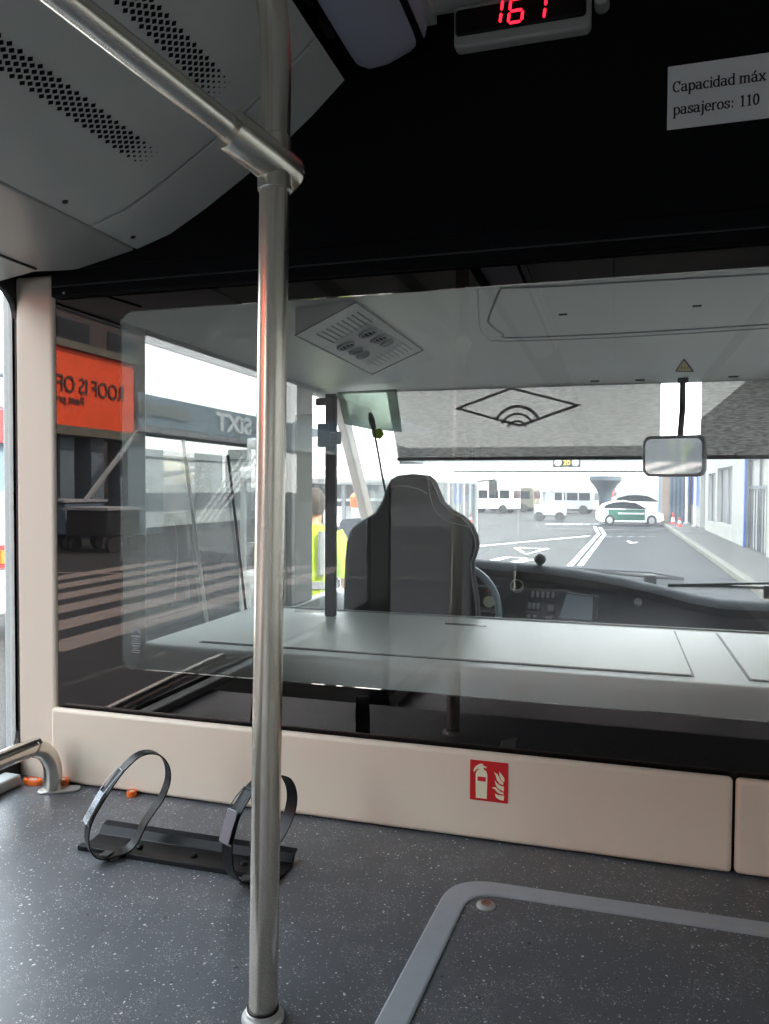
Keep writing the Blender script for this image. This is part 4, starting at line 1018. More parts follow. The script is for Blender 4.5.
for k in range(5): xx = c1.x+.42+k*.2; ribs.box(xx, xx+.1, c1.y-.04, c1.y, .2, on_y(670, 474, c1.y).z-.15)
ribs.build('door_ribs', 'walk', cn)
lp_ = gp(684.5, 526)
lt_ = thing('white_post', 'slim white post in front of the blue panels', 'post', (lp_.x, lp_.y-1, .13))
MB().tube([(lp_.x, lp_.y-1, .13), (lp_.x, lp_.y-1, 4.2)], .07, 12).build('shaft', 'vwhite', lt_); MB().lathe([(.16, 0), (.16, .06), (.1, .1)], Matrix.Translation((lp_.x, lp_.y-1, .13)), 16).build('base', 'bgrey', lt_)
lp_ = gp(699, 530)
lt_ = thing('white_post', 'slim white post at the corner of the white building', 'post', (XB-.12, yend, .13))
MB().tube([(XB-.17, yend, .13), (XB-.17, yend, 4.4)], .06, 12).build('shaft', 'vwhite', lt_); MB().lathe([(.14, 0), (.14, .06), (.08, .1)], Matrix.Translation((XB-.17, yend, .13)), 16).build('base', 'bgrey', lt_)
def cone(px, py, label, h=.9, r=.2, z=0):
    p = gp(px, py, z); c = thing('traffic_cone', label, 'traffic cone', (p.x, p.y, z), 'traffic cones')
    T = Matrix.Translation((p.x, p.y, z))
    MB().box(p.x-r*1.2, p.x+r*1.2, p.y-r*1.2, p.y+r*1.2, z, z+.04).build('base', 'vred', c, bevel=.01)
    MB().lathe([(r, .04), (r*.75, h*.35)], T, 16).build('lower_cone', 'vred', c, smooth=True); MB().lathe([(r*.75, h*.35), (r*.5, h*.65)], T, 16).build('reflective_band', 'vwhite', c, smooth=True)
    MB().lathe([(r*.5, h*.65), (r*.22, h)], T, 16).build('tip', 'vred', c, smooth=True)
cone(673, 526.6, 'red and white cone on the kerb in front of the container', .72, .15, .0)
cone(679.5, 526.5, 'smaller red cone just right of the red and white one', .45, .12, .13)

# car (side profile, nose to the right)
def car(name, label, p, rot, length, h, body, accent, cat_='car', group=None):
    t = thing(name, label, cat_, tuple(p), group); t.rotation_euler = (0, 0, 0)
    T = Matrix.Translation(p) @ Matrix.Rotation(rot, 4, 'Z') @ Matrix.Diagonal((length/4.4, 1, h/1.5, 1))
    def ring(pts, y, k=1): return [T @ Vector((a, y, .0+b)) for a, b in pts]
    low = [(-2.18, .35), (-2.2, .75), (-2.1, 1.0), (-1.5, 1.02), (0, 1.0), (1.0, .98), (1.8, .85), (2.15, .65), (2.2, .35), (1.9, .24), (-2.0, .24)]
    rings = [ring([(a*.97, b*.96) for a, b in low], -.86), ring(low, -.80), ring(low, .80), ring([(a*.97, b*.96) for a, b in low], .86)]
    MB().loft(rings).build('car_body', body, t, smooth=True, angle=40)
    top = [(-2.05, .98), (-1.75, 1.28), (-1.1, 1.46), (-.3, 1.5), (.4, 1.42), (1.35, .97)]
    MB().loft([ring(top, -.62), ring(top, .62)]).build('roof', body, t, smooth=True, angle=40)
    gtop = [(-1.8, 1.0), (-1.6, 1.24), (-1.0, 1.40), (-.3, 1.43), (.35, 1.36), (1.15, 1.0)]
    g = MB()
    for s in (-1, 1):
        g.add([T @ Vector((a, s*(.635), b)) for a, b in gtop], [tuple(range(6))])
    g.add([T @ Vector(v) for v in ((.47, -.55, 1.40), (.47, .55, 1.40), (1.32, .58, 1.0), (1.32, -.58, 1.0))], [(0, 1, 2, 3)])
    g.build('window_glass', 'vdark', t)
    if accent:
        d = MB()
        for s in (-1, 1): d.box(-1.45, .95, s*.865-.004, s*.865+.004, .34, .99, T)
        do = d.build('door_livery', accent, t)
        e = MB()
        for s in (-1, 1): e.box(-.8, .9, s*.872-.003, s*.872+.003, .70, .78, T)
        e.build('livery_stripe', 'vwhite', do)
    for (x, s) in ((-1.35, -1), (-1.35, 1), (1.38, -1), (1.38, 1)):
        TT = T @ Matrix.Translation((x, s*.78, .33)) @ Matrix.Rotation(R(90), 4, 'X')
        w = MB().lathe([(.2, -.11), (.33, -.10), (.33, .10), (.2, .11)], TT, 20).build('wheel', 'tyre', t, smooth=True)
        MB().lathe([(.2, -.115), (.05, -.118), (.05, .118), (.2, .115)], TT, 12).build('rim', 'rim', w)
    l = MB()
    for s in (-1, 1): l.box(1.9, 2.17, s*.62-.14, s*.62+.14, .62, .76, T)
    l.build('headlamp', 'alu', t); l = MB()
    for s in (-1, 1): l.box(-2.19, -2.0, s*.66-.12, s*.66+.12, .78, .95, T)
    l.build('tail_lamp', 'vred', t)
    return t
cp = gp(629, 526); W = (gp(660, 526)-gp(598, 526)).length
car('patrol_car', 'white car with dark green doors parked across the road end', Vector((cp.x, cp.y+.9, 0)), R(4), W, 1.55*W/4.2*1.06, 'vwhite', 'vgreen')
c2_ = gp(640, 517); c2_.y -= 0; car('parked_car', 'silver car half hidden behind the green and white car', Vector((c2_.x, c2_.y, 0)), R(10), 4.4, 1.6, 'bgrey', None)
# low vehicles along the far left: baggage tractors and vans
def van(label, x, y, w, l, h, body='vwhite', cat_='van', nm='service_van', rot=0, group=None, glass='vdark'):
    t = thing(nm, label, cat_, (x, y, 0), group)
    T = Matrix.Translation((x, y, 0)) @ Matrix.Rotation(rot, 4, 'Z')
    prof = [(-l/2, .35), (-l/2, h*.93), (-l/2+.15, h), (l/2-.9, h), (l/2-.45, h*.80), (l/2-.1, h*.5), (l/2, h*.42), (l/2, .35)]
    MB().prism(prof, lambda u, v, s: T @ Vector((s, u, v)), -w/2, w/2).build('van_body', body, t, bevel=.05)
    g = MB()
    for s in (-1, 1):
        for k in range(3): a = -l/2+.3+k*(l-1.4)/3; g.box(s*w/2-.01, s*w/2+.01, a, a+(l-1.4)/3-.12, h*.55, h*.85, T)
    g.box(-w/2+.12, w/2-.12, l/2-.5, l/2-.2, h*.5, h*.78, T); g.box(-w/2+.12, w/2-.12, -l/2-.01, -l/2+.02, h*.55, h*.85, T)
    g.build('window_glass', glass, t)
    for a in (-l/2+.8, l/2-.8):
        for s in (-1, 1):
            TT = T @ Matrix.Translation((s*(w/2-.1), a, .34)) @ Matrix.Rotation(R(90), 4, 'Y'); MB().lathe([(.2, -.12), (.34, -.11), (.34, .11), (.2, .12)], TT, 16).build('wheel', 'tyre', t, smooth=True)
    return t
# open glazed minibus beside the bus: frame, roof, tall panes, mirror
vb = thing('minibus', 'white glazed minibus parked on the left lane behind the driver seat', 'minibus', (-3.0, 9.7, 0))
y0, y1, zt_ = 7.5, 11.9, 2.08
MB().box(-3.9, -2.05, y0, y1, zt_-.17, zt_).build('roof', 'vwhite', vb, bevel=.05)
MB().box(-3.9, -2.05, y0, y1, .35, .95).build('lower_body', 'vwhite', vb, bevel=.05)
for k in range(5):
    y = y0+.03+(y1-y0-.1)*k/4
    for x in (-3.88, -2.09): MB().box(x, x+.05, y, y+.05, .9, zt_-.15).build('post', 'bgrey', vb)
g = MB(); g.box(-2.08, -2.06, y0, y1, .95, zt_-.15); g.box(-3.88, -2.07, y1-.02, y1, .95, zt_-.15); g.build('pane', 'tinted', vb)
for y in (8.4, 11.0):
    for x in (-3.85, -2.15): MB().lathe([(.2, -.1), (.34, -.1), (.34, .1), (.2, .1)], Matrix.Translation((x, y, .34)) @ Matrix.Rotation(R(90), 4, 'Y'), 16).build('wheel', 'tyre', vb, smooth=True)
for k in range(3): MB().box(-3.0, -2.5, 8.2+k*1.1, 8.7+k*1.1, .95, 1.5).build('seat', 'navy', vb, bevel=.05)
mm = on_y(493, 487, y1+.15); MB().prism(rrect(mm.x-.07, mm.x+.06, mm.z-.14, mm.z+.13, .05), XZ(mm.y), 0, .06).build('door_mirror', 'plastic_black', vb, bevel=.01)
MB().tube([(-2.08, y1, zt_-.1), (mm.x, mm.y, mm.z+.12)], .02, 8).build('mirror_arm', 'plastic_black', vb)

# person in hi-vis outside the cab window, back to the bus
pp = Vector((-2.40, 5.97, 0)); SH = 1.535
def ell(cx, cy, z, rx, ry, n=16): return [Vector((cx+rx*math.cos(2*PI*k/n), cy+ry*math.sin(2*PI*k/n), z)) for k in range(n)]
body = bpy.data.meshes.new('person'); vs = []; es = []; rad = []
def V(x, y, z, r, par=None):
    vs.append((x, y, z)); rad.append(r); i = len(vs)-1
    if par is not None: es.append((par, i))
    return i
pel = V(0, 0, .95, .15); wst = V(0, .0, 1.12, .14, pel); chs = V(0, 0, 1.33, .16, wst); nk = V(0, 0, 1.52, .06, chs); hd0 = V(0, .01, 1.60, .065, nk); hd1 = V(0, .02, 1.70, .092, hd0); hd2 = V(0, .02, 1.79, .07, hd1)
for s in (-1, 1):
    sh_ = V(s*.19, 0, 1.46, .065, chs); el = V(s*.26, -.02, 1.18, .042, sh_); wr_ = V(s*.265, .05, .93, .028, el); hn = V(s*.265, .07, .86, .032, wr_)
    for j, (dy, ln) in enumerate(((-.028, .075), (-.010, .09), (.010, .085), (.027, .065))):
        k1 = V(s*.262, .075+dy, .83, .010, hn); k2 = V(s*.258, .08+dy, .83-ln*.5, .009, k1); V(s*.25, .078+dy, .83-ln, .007, k2)
    t1 = V(s*.255, .115, .85, .011, hn); V(s*.25, .13, .80, .009, t1)
    hp_ = V(s*.10, 0, .88, .10, pel); kn = V(s*.11, .01, .50, .065, hp_); an = V(s*.115, -.02, .10, .042, kn); V(s*.12, .10, .05, .045, an)
body.from_pydata(vs, es, []); body.materials.append(M['skin'])
po = bpy.data.objects.new('person', body); COL.objects.link(po); po.location = pp; po.rotation_euler = (0, 0, R(8))
sk_ = po.modifiers.new('skin', 'SKIN'); sk_.use_smooth_shade = True
for i, r in enumerate(rad): body.skin_vertices[0].data[i].radius = (r, r*(.75 if i in (0, 1, 2) else 1))
body.skin_vertices[0].data[0].use_root = True
su = po.modifiers.new('sub', 'SUBSURF'); su.levels = 1; su.render_levels = 2
tag(po, 'person in yellow hi-vis jacket standing outside with back turned', 'person')
def pchild(mb, name, m_, sm=True):
    o = mb.build(name, m_, None, smooth=sm, angle=60); o.parent = po; return o
j = MB(); j.loft([ell(0, 0, z, rx, ry) for z, rx, ry in ((.66, .225, .165), (.80, .225, .165), (.95, .22, .16), (1.12, .21, .15), (1.32, .225, .155), (1.44, .21, .13), (1.52, .12, .09), (1.55, .07, .07))]); jk = pchild(j, 'jacket', 'hivis')
for s in (-1, 1):
    j = MB(); j.tube([(s*.17, 0, 1.47), (s*.225, -.005, 1.38), (s*.262, -.015, 1.20), (s*.265, -.01, 1.12)], [.085, .078, .068, .07], 14); pchild(j, 'sleeve', 'hivis')
def band(z0, z1, rx, ry):
    b = MB(); b.loft([ell(0, 0, z0, rx, ry), ell(0, 0, z1, rx, ry)]); o = b.build('reflective_band', 'silver', None, smooth=True, angle=60); o.parent = jk; return o
band(1.03, 1.09, .226, .165); band(.76, .82, .233, .173)
for s in (-1, 1):
    b = MB(); b.tube([(s*.10, -.135, 1.50), (s*.10, -.152, 1.33), (s*.10, -.142, 1.15)], .03, 8); o = b.build('reflective_strip', 'silver', None, smooth=True); o.parent = jk
for s in (-1, 1):
    j = MB(); j.tube([(s*.09, 0, .92), (s*.105, .01, .52), (s*.115, -.01, .12)], [.115, .085, .075], 14); pchild(j, 'trouser_leg', 'navy')
    j = MB(); j.tube([(s*.115, -.05, .06), (s*.12, .06, .055), (s*.125, .15, .04)], [.055, .055, .035], 12); pchild(j, 'shoe', 'rubber')
j = MB(); j.loft([ell(0, .0, z, rx, ry) for z, rx, ry in ((1.64, .075, .085), (1.70, .097, .105), (1.78, .095, .10), (1.84, .06, .065), (1.855, .02, .02))]); pchild(j, 'hair', 'hair')
fc = MB(); fc.tube([(0, .105, 1.71), (0, .128, 1.69), (0, .11, 1.675)], [.008, .014, .012], 8); pchild(fc, 'nose', 'skin')
for s in (-1, 1):
    e = MB(); e.lathe([(.002, -.01), (.02, -.006), (.024, .004), (.01, .01)], Matrix.Translation((s*.095, .015, 1.69)) @ Matrix.Rotation(R(90), 4, 'Y'), 12); pchild(e, 'ear', 'skin')

# airport bus on the far left (just visible past the pillar)
ab = thing('white_coach', 'white airport coach with red and orange lamp at the far left edge', 'bus', (-8, 6.2, 0))
MB().box(-9.4, -6.7, 2.2, 7.9, .35, 1.8).build('lower_body', 'vwhite', ab, bevel=.08); MB().box(-9.4, -6.7, 2.2, 7.9, 2.75, 3.1).build('roof', 'vwhite', ab, bevel=.08)
MB().box(-9.35, -6.75, 2.25, 7.85, 1.78, 2.78).build('window_band', 'greyblue', ab)
MB().box(-6.72, -6.66, 6.6, 7.4, 2.35, 2.72).build('destination_panel', 'vred', ab)
q = on_x(4, 557, -6.68); tl = MB().box(-6.72, -6.66, q.y-.2, q.y+.15, q.z-.12, q.z+.14).build('lamp_housing', 'vred', ab); MB().box(-6.7, -6.64, q.y-.08, q.y+.1, q.z-.07, q.z+.08).build('lamp_lens', 'orange', tl)
for y in (3.4, 6.6): MB().lathe([(.3, -.14), (.46, -.13), (.46, .13), (.3, .14)], Matrix.Translation((-6.85, y, .46)) @ Matrix.Rotation(R(90), 4, 'Y'), 24).build('wheel', 'tyre', ab, smooth=True)

# boarding bridge behind left, mirrored in the glass
def ry(yv): return 2*D-yv
JX = -17.4
def yv_at(px, X=JX): return abs(on_x(px, 487, X).y)
jb = thing('boarding_bridge', 'passenger boarding bridge with orange advertising board and white lettering', 'boarding bridge', (JX-1.5, -30, 0))
yo1 = yv_at(134); yo0 = yv_at(10)
zt1 = on_x(100, 356.5, JX).z; zb1 = on_x(100, 429.5, JX).z
MB().box(JX-3, JX, ry(yo1), ry(yo0-6), zb1, zt1).build('orange_board', 'orange_ad', jb)
MB().box(JX-3.2, JX+.15, ry(yo1)-.2, ry(yo0-6), zt1, zt1+.25).build('upper_rail', 'kerb', jb); MB().box(JX-3.2, JX+.15, ry(yo1)-.2, ry(yo0-6), zb1-.3, zb1).build('lower_rail', 'kerb', jb)
def jt(px, py): p = on_x(px, py, JX); return Vector((JX+.02, ry(p.y), p.z))
# lettering reads towards +Y on the real board
rA = jt(124, 414); rB = jt(60, 404)
tl_ = (rB-rA).length; txt = text('board_lettering', 'ROOF IS OFF', 'ad_text', Matrix.Identity(4), 1.0, jb, .01, .0)
me = txt.data; xs = [v.co.x for v in me.vertices]; wtx = max(xs)-min(xs)
scl = tl_/wtx*1.12
me.transform(frame_T((JX+.03, jt(124, 414).y, jt(124, 402).z), (0, 1, 0), (0, 0, 1)) @ Matrix.Diagonal((scl, scl*1.15, 1, 1)))
t2_ = text('board_small_lettering', 'Rent premium', 'ad_text', frame_T((JX+.03, jt(84, 424).y, jt(84, 406).z), (0, 1, 0), (0, 0, 1)), .42, jb, .01)
# rear tunnel with white lettering
ya = yv_at(136); yb_ = 52
z55 = on_x(200, 404.5, JX).z; z41 = on_x(255, 443, JX).z
MB().box(JX-3, JX, ry(yb_), ry(ya)-.2, z41, z55).build('tunnel', 'bridge', jb, bevel=.06)
MB().box(JX-.1, JX+.25, ry(yb_), ry(ya), z41-.15, z41+.1).build('tunnel_rail', 'bgrey', jb)
MB().box(JX-.02, JX+.12, ry(yv_at(188)), ry(ya)+.0, z41+.55, z41+1.0).build('tunnel_window_strip', 'kerb', jb)
sA = jt(250.5, 434.5); sB = jt(215, 427)
sx = text('tunnel_lettering', 'SiXT', 'vwhite', Matrix.Identity(4), 1.0, jb, .01, .03)
me = sx.data; xs = [v.co.x for v in me.vertices]; zs = [v.co.y for v in me.vertices]
me.transform(frame_T((JX+.05, sA.y, sA.z), (0, 1, 0), (0, 0, 1)) @ Matrix.Diagonal(((sB-sA).y/(max(xs)-min(xs)), .85/(max(zs)-min(zs)), 1, 1)) @ Matrix.Translation((-min(xs), 0, 0)))
for px, cw_ in ((153, 1.2), (223, .5), (252, .5), (105, .35), (75, .35)):
    y = ry(yv_at(px)); MB().box(JX-1.2, JX-.3, y-cw_, y+cw_, 0, z41 if px > 140 else zb1-.2).build('support_column', 'bridge', jb)
# stairs railing of the bridge
st_ = MB()
for k in range(3): st_.tube([Vector((JX+.5+.15*k, ry(yv_at(60)), .8+.25*k)), Vector((JX+.5+.15*k, ry(yv_at(118)), 3.4+.25*k))], .04, 6)
st_.build('stair_rail', 'bgrey', jb)
# stair rails further along
st_ = MB()
for k in range(4): st_.tube([Vector((JX+3, ry(yv_at(196+6*k, JX+3)), .6)), Vector((JX+3, ry(yv_at(244+6*k, JX+3)), 3.2))], .05, 6)
st_.build('stair_rail', 'cab_light', jb)
# cables
cb_ = MB()
for s in (0, 1): cb_.tube(cat([jt(228+s*8, 455), jt(232+s*3, 480), jt(238-s*3, 490), jt(243, 475), jt(246+s*3, 455)]), .05, 6)
cb_.build('cable', 'rubber', jb)
# dark block added behind the orange board to keep mirrored sky out
tm = thing('board_sky_block', 'tall dark brown block added behind the orange board to hide mirrored sky', 'building', (-28, -14, 0))
MB().box(-34, -24, ry(yv_at(146, -24)), 3.4, 0, 14).build('terminal_wall', 'bdark', tm)
fr_ = MB()
for k in range(9): y = ry(yv_at(146, -24))+1+k*3.6; fr_.box(-24.05, -23.95, y, y+2.2, 7, 9.5)
fr_.build('window_strip', 'vdark', tm); MB().box(-24.3, -23.9, ry(yv_at(146, -24)), 3.4, 9.9, 10.3).build('roof_band', 'bridge', tm)
tm2 = thing('grey_hangar', 'long low grey hangar in the distance behind the boarding bridge', 'building', (-110, -120, 0))
MB().box(-150, -110, -190, -20, 0, 9).build('hangar_wall', 'bgrey', tm2); MB().box(-150.5, -109.5, -190, -20, 9, 10).build('roof_band', 'bwall', tm2)
tm3 = thing('rear_sky_block', 'distant dark block added behind the bus to hide mirrored sky', 'building', (0, -100, 0))  # added block that keeps reflected sky off the partition
MB().box(-42, 60, -112, -95, 0, 18).build('terminal_wall', 'bdark', tm3); MB().box(-42.5, 60.5, -112.5, -94.7, 9, 11).build('window_strip', 'greyblue', tm3)
# aircraft
def plane(label, nose, direc, scale=1, col='vwhite', letters=True):
    u = Vector(direc).normalized(); t = thing('aeroplane', label, 'aeroplane', tuple(nose), 'parked aeroplanes')
    s = Vector((0, 0, 1)); side = u.cross(s)
    prof = [(0, .02), (.4, .5), (1.2, 1.0), (2.6, 1.5), (4.5, 1.8), (24, 1.8), (30, 1.2), (35, .3)]
    rings = [[Vector(nose)-u*a*scale+(side*math.cos(2*PI*k/20)+s*math.sin(2*PI*k/20))*r*scale+s*(max(0, a-24)*.08*scale) for k in range(20)] for a, r in prof]
    MB().loft(rings).build('fuselage', col, t, smooth=True, angle=60)
    N0 = Vector(nose)
    def P(a, b, c): return N0-u*a*scale+side*b*scale+s*c*scale
    MB().loft([[P(29, -.12, 1.2), P(35, -.12, 1.2), P(36, -.05, 6.5), P(33.5, -.05, 6.5)], [P(29, .12, 1.2), P(35, .12, 1.2), P(36, .05, 6.5), P(33.5, .05, 6.5)]]).build('tail_fin', 'vred', t)
    for q in (-1, 1): MB().loft([[P(13, q*1.5, -.8), P(19, q*1.5, -.8), P(21.5, q*15, .4), P(20, q*15, .4)], [P(13, q*1.5, -.4), P(19, q*1.5, -.5), P(21.5, q*15, .5), P(20, q*15, .5)]]).build('wing', 'bgrey', t)
    for q in (-1, 1): MB().tube([P(12.5, q*5, -1.5), P(12.8, q*5, -1.5), P(16, q*5, -1.4)], [.7*scale, .85*scale, .5*scale], 14).build('engine', 'bgrey', t, smooth=True)
    w = MB()
    for k in range(26):
        for q in (-1, 1): c = P(5.5+k*.7, q*1.79, .35); w.add([c+u*.14, c+s*.2, c-u*.14, c-s*.2], [(0, 1, 2, 3)])
    w.build('cabin_window', 'vdark', t)
    b = MB()
    for q in (-1, 1):
        for k in range(6): 
            c = P(5.2+k*1.05, q*1.68, 1.0); b.add([c, c-u*.7*scale, c-u*.7*scale+s*.5*scale-side*q*.08, c+s*.5*scale-side*q*.08], [(0, 1, 2, 3)])
    if letters: b.build('airline_lettering', 'vred', t)
    MB().loft([[P(1.2, -1.0, .6), P(2.4, -1.4, .6), P(2.4, -1.1, 1.15), P(1.5, -.8, 1.0)], [P(1.2, 1.0, .6), P(2.4, 1.4, .6), P(2.4, 1.1, 1.15), P(1.5, .8, 1.0)]]).build('cockpit_window', 'vdark', t)
    for a, q in ((4, 0), (17, -2.5), (17, 2.5)): MB().tube([P(a, q, -1.2), P(a, q, -2.6/scale if scale < 1 else -2.6)], .15, 8).build('landing_gear', 'tyre', t)
    return t
def vpos(px, X, z): p = on_x(px, 487, X); return Vector((X, ry(p.y), z))
n1 = vpos(191, -50, 3.3); plane('nearer white aeroplane with cream nose beside the boarding bridge column', n1, (0, -1, 0), .95, mat('aircraft_cream', (.75, .68, .5), .4), False)
n2 = vpos(222, -72, 3.6); plane('white aeroplane with red lettering further out on the apron', n2, (.15, -1, 0), 1.15)
# equipment clutter seen by reflection
for k, (px, X, w, h, m_) in enumerate(((66, -16, 1.8, 1.4, 'greyblue'), (104, -14.2, 1.5, 1.2, 'plastic_black'), (168, -24, 4, 1.9, 'vwhite'), (205, -26, 4, 1.6, 'kerb'), (240, -22, 3, 1.8, 'vwhite'))):
    p = vpos(px, X, 0); t = thing('baggage_cart', ('dark blue-grey cart nearest the stair rail', 'black cart beside the dark blue-grey one', 'white cart below the aeroplane nose', 'beige cart between two white ones', 'white cart farthest along the boarding bridge')[k], 'cart', tuple(p), 'baggage carts by the boarding bridge')
    MB().box(p.x-.7, p.x+.7, p.y-w/2, p.y+w/2, .45, h).build('cart_body', m_, t, bevel=.04)
    MB().box(p.x-.75, p.x+.75, p.y-w/2-.1, p.y+w/2+.1, h, h+.08).build('cart_roof', 'bgrey', t)
    for dy in (-w/3, w/3):
        for sx_ in (-.6, .6): MB().lathe([(.1, -.06), (.22, -.06), (.22, .06), (.1, .06)], Matrix.Translation((p.x+sx_, p.y+dy, .22)) @ Matrix.Rotation(R(90), 4, 'Y'), 12).build('wheel', 'tyre', t)

# direct view through the cab side window: covered walkway along the apron
wk = thing('covered_walkway', 'long blue-grey covered walkway on columns beyond the cab side window', 'walkway', (JX-2, 40, 0))
MB().box(JX-3.5, JX, 20, 71, z41+.1, z55).build('canopy', 'walk', wk, bevel=.08)
for y in (24, 40, 55): MB().box(JX-1.4, JX-.7, y, y+.7, 0, z41+.1).build('column', 'walk', wk)
MB().box(JX-3.4, JX-3.2, 20, 71, 0, 1.6).build('parapet', 'bgrey', wk)
fh = thing('dimming_wall', 'long pale wall added behind the covered walkway to limit brightness', 'building', (-70, 80, 0))  # invented backdrop, limits brightness through the cab side window
MB().box(-95, -60, 30, 140, 0, 6).build('hangar_wall', 'bgrey', fh); MB().box(-95, -59.7, 30, 140, 6, 7.0).build('roof_band', 'bgrey', fh)
# box truck and shelves seen between post and pillar
tk = thing('catering_truck', 'white box truck with open side and shelves behind the black post', 'truck', (-6.2, 14.5, 0))
q0 = on_y(316, 455, 14); q1 = on_y(366, 475, 14)
MB().box(q0.x-1.5, q1.x, 14, 16.4, q1.z, q0.z+.35).build('box_roof', 'vwhite', tk, bevel=.05); MB().box(q0.x-1.5, q1.x, 15.9, 16.4, .5, q1.z).build('box_back', 'bgrey', tk)
MB().box(q0.x-1.5, q1.x, 14, 16.4, .5, .75).build('deck', 'bgrey', tk)
for z in (1.1, 1.6): MB().box(q0.x-1.4, q1.x-.05, 14.2, 15.9, z, z+.05).build('shelf', 'bgrey', tk)
for k in range(7):
    x = q0.x-1.2+k*.62
    MB().box(x, x+.42, 14.3, 15, .76 if k % 2 else 1.16, 1.05 if k % 2 else 1.5).build('crate', ('kerb', 'bgrey', 'vwhite', 'greyblue')[k % 4], tk)
for dx in (-1, 1.2):
    MB().lathe([(.2, -.12), (.42, -.12), (.42, .12), (.2, .12)], Matrix.Translation((q0.x+dx, 14.1, .42)) @ Matrix.Rotation(R(90), 4, 'X'), 18).build('wheel', 'tyre', tk)
rp = on_y(356.5, 500, 12)
rb = thing('barrier_post', 'orange topped white barrier post in front of the truck shelves', 'barrier', (rp.x, 12, 0))
MB().lathe([(.16, 0), (.16, .05), (.10, .1), (.085, rp.z-.12)], Matrix.Translation((rp.x, 12, 0)), 14).build('post', 'vwhite', rb, smooth=True); MB().lathe([(.10, rp.z-.12), (.11, rp.z+.05), (.05, rp.z+.12)], Matrix.Translation((rp.x, 12, 0)), 14).build('top', 'orange', rb, smooth=True)
# vehicles and clutter far ahead
for k, (px, py, w, l, h, m_, lab) in enumerate(((492, 513, 2, 4, 2.1, 'vwhite', 'white van farthest left beyond the junction'), (512, 511.5, 2, 4.2, 2.0, 'kerb', 'beige van second in the far row beyond the junction'), (534, 510, 2, 4.2, 1.9, 'vwhite', 'white van in the middle of the far row'), (569, 513.5, 2, 4.2, 1.9, 'bgrey', 'grey van near the concrete column'), (590, 511, 1.8, 4.2, 1.9, 'vred', 'red van just left of the green and white car'))):
    p = gp(px, py); van(lab, p.x, p.y, w, l, h, m_, rot=R(80), nm='service_van', group='vans in the far row')
p = gp(550, 521)
tg = thing('baggage_tractor', 'small grey tractor with driver canopy on the far road', 'tractor', (p.x, p.y, 0))
MB().box(p.x-.9, p.x+.9, p.y-.6, p.y+.6, .3, .95).build('tractor_body', 'bgrey', tg, bevel=.08); MB().box(p.x-.5, p.x+.8, p.y-.55, p.y+.55, 1.75, 1.85).build('canopy', 'vwhite', tg, bevel=.03)
for sx_ in (-.45, .7):
    for sy in (-.5, .5): MB().box(p.x+sx_, p.x+sx_+.06, p.y+sy, p.y+sy+.05, .9, 1.78).build('canopy_post', 'bgrey', tg)
for sx_ in (-.6, .6):
    for sy in (-.6, .6): MB().lathe([(.1, -.08), (.28, -.08), (.28, .08), (.1, .08)], Matrix.Translation((p.x+sx_, p.y+sy, .28)) @ Matrix.Rotation(R(90), 4, 'X'), 14).build('wheel', 'tyre', tg)
# mushroom column and overpass with sign
p = gp(605, 517)
mc = thing('concrete_column', 'concrete column flaring at its top under the overpass', 'column', tuple(p))
zt2 = on_y(605, 479, p.y).z
MB().lathe([(.42, 0), (.42, zt2-1.3), (.5, zt2-.9), (.75, zt2-.45), (1.05, zt2-.1), (1.05, zt2+.2)], Matrix.Translation(p), 20).build('shaft', 'walk', mc, smooth=True)
ov = thing('road_overpass', 'pale overpass deck crossing above the far end of the road', 'overpass', (0, 75, 0))
q0 = on_y(480, 470, 75); q1 = on_y(600, 461, 75)
M['haze_grey'] = mat('overpass_concrete', (.30, .31, .30), .8)
MB().box(-40, 14, 75, 82, q0.z-.1, q1.z+.5).build('deck', 'haze_grey', ov); MB().box(-40, 14, 74.8, 75, q1.z+.4, q1.z+1.4).build('parapet', 'haze_grey', ov)
for x in (-30, -18, 10.5): MB().box(x, x+1, 76, 78, 0, q0.z).build('pier', 'haze_grey', ov)
sg0 = on_y(553, 467, 60); sg1 = on_y(580.5, 458, 60)
sg = thing('overhead_speed_sign', 'dark overhead sign panel with two pale discs and yellow number', 'sign', ((sg0.x+sg1.x)/2, 60, sg0.z))
MB().box(sg0.x, sg1.x, 60, 60.2, sg0.z, sg1.z).build('panel', 'vdark', sg, bevel=.03)
hs = (sg1.z-sg0.z)/2
for x in (sg0.x+hs*1.1, sg1.x-hs*1.1): MB().lathe([(hs*.75, 0), (hs*.75, .05), (0, .05)], frame_T((x, 60, sg0.z+hs), (1, 0, 0), (0, 0, 1)), 20).build('disc', 'vwhite', sg)
text('number', '20', 'vyellow', frame_T(((sg0.x+sg1.x)/2, 59.95, sg0.z+hs*.45), (1, 0, 0), (0, 0, 1)), hs*1.6, sg, .01, 0, 'CENTER')
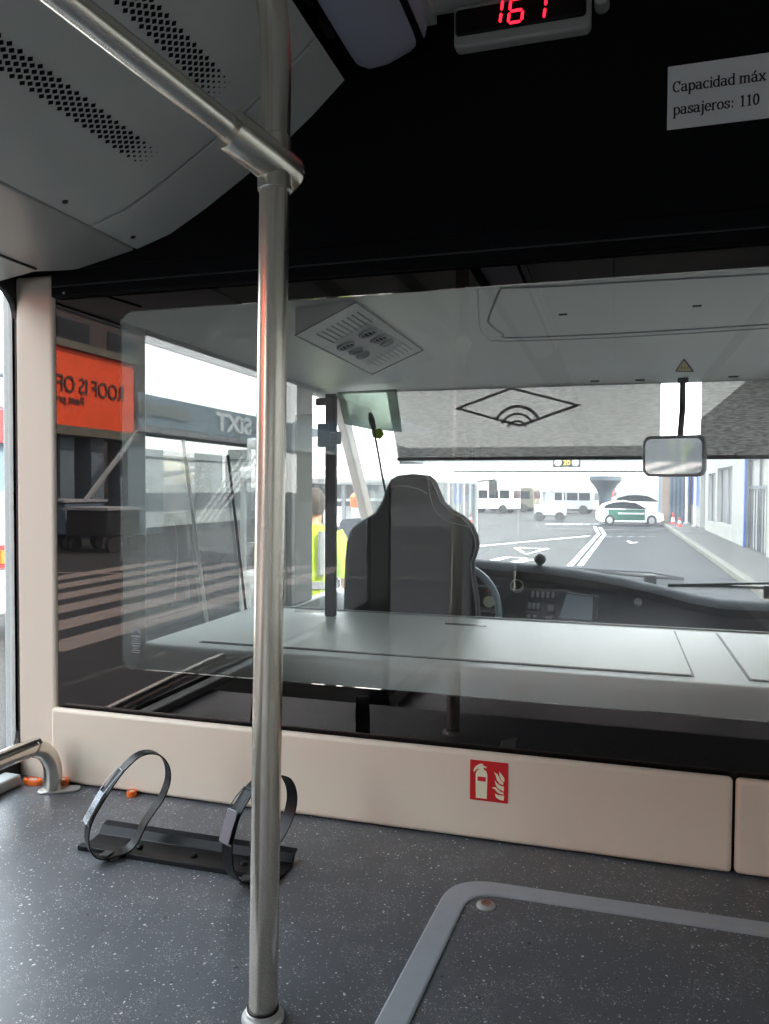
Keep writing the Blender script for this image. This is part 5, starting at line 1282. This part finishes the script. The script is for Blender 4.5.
gy = MB(); gy.box(sg0.x-9, sg0.x-8.6, 60, 60.4, 0, sg1.z+.3); gy.box(sg0.x-9, 7, 60.22, 60.5, sg1.z-.15, sg1.z+.15); gy.box(6.8, 7.2, 60, 60.4, 0, sg1.z+.3); gy.build('gantry', 'bgrey', sg)
# distant skyline
ft = thing('far_terminal', 'low hazy terminal building far beyond the junction', 'building', (-30, 150, 0))
MB().box(-110, 40, 150, 165, 0, 4.2).build('terminal_wall', 'haze_grey', ft); f_ = MB()
for k in range(20): f_.box(-100+k*6.5, -97+k*6.5, 149.9, 150, 1.2, 3)
f_.build('window_strip', 'bgrey', ft)

# ------------------------------------------------------------------ light
w = bpy.data.worlds.new('world'); C.world = w; w.use_nodes = True; nt = w.node_tree
bg = nt.nodes['Background']; tc = nt.nodes.new('ShaderNodeTexCoord'); sx = nt.nodes.new('ShaderNodeSeparateXYZ'); cr = nt.nodes.new('ShaderNodeValToRGB')
nt.links.new(tc.outputs['Generated'], sx.inputs[0]); nt.links.new(sx.outputs['Z'], cr.inputs[0]); nt.links.new(cr.outputs[0], bg.inputs[0])
cr.color_ramp.elements[0].position = 0; cr.color_ramp.elements[0].color = (1, .98, .95, 1); cr.color_ramp.elements[1].position = .6; cr.color_ramp.elements[1].color = (.80, .89, 1, 1)
bg.inputs[1].default_value = 4.6
sun = bpy.data.lights.new('sun', 'SUN'); so = bpy.data.objects.new('sun', sun); COL.objects.link(so)
sun.energy = 10; sun.angle = R(.6); sun.color = (1, .93, .83)
sd = Vector((-.72, .30, -.80)).normalized(); so.rotation_euler = sd.to_track_quat('-Z', 'Y').to_euler()
vs = C.view_settings; vs.view_transform = 'Standard'; vs.look = 'None'; vs.gamma = 1; vs.use_curve_mapping = False; vs.exposure = .82
C.cycles.max_bounces = 10; C.cycles.transparent_max_bounces = 24; C.cycles.diffuse_bounces = 5; C.cycles.glossy_bounces = 5
C.cycles.use_denoising = True; C.cycles.sample_clamp_indirect = 8; C.cycles.caustics_reflective = False; C.cycles.caustics_refractive = False
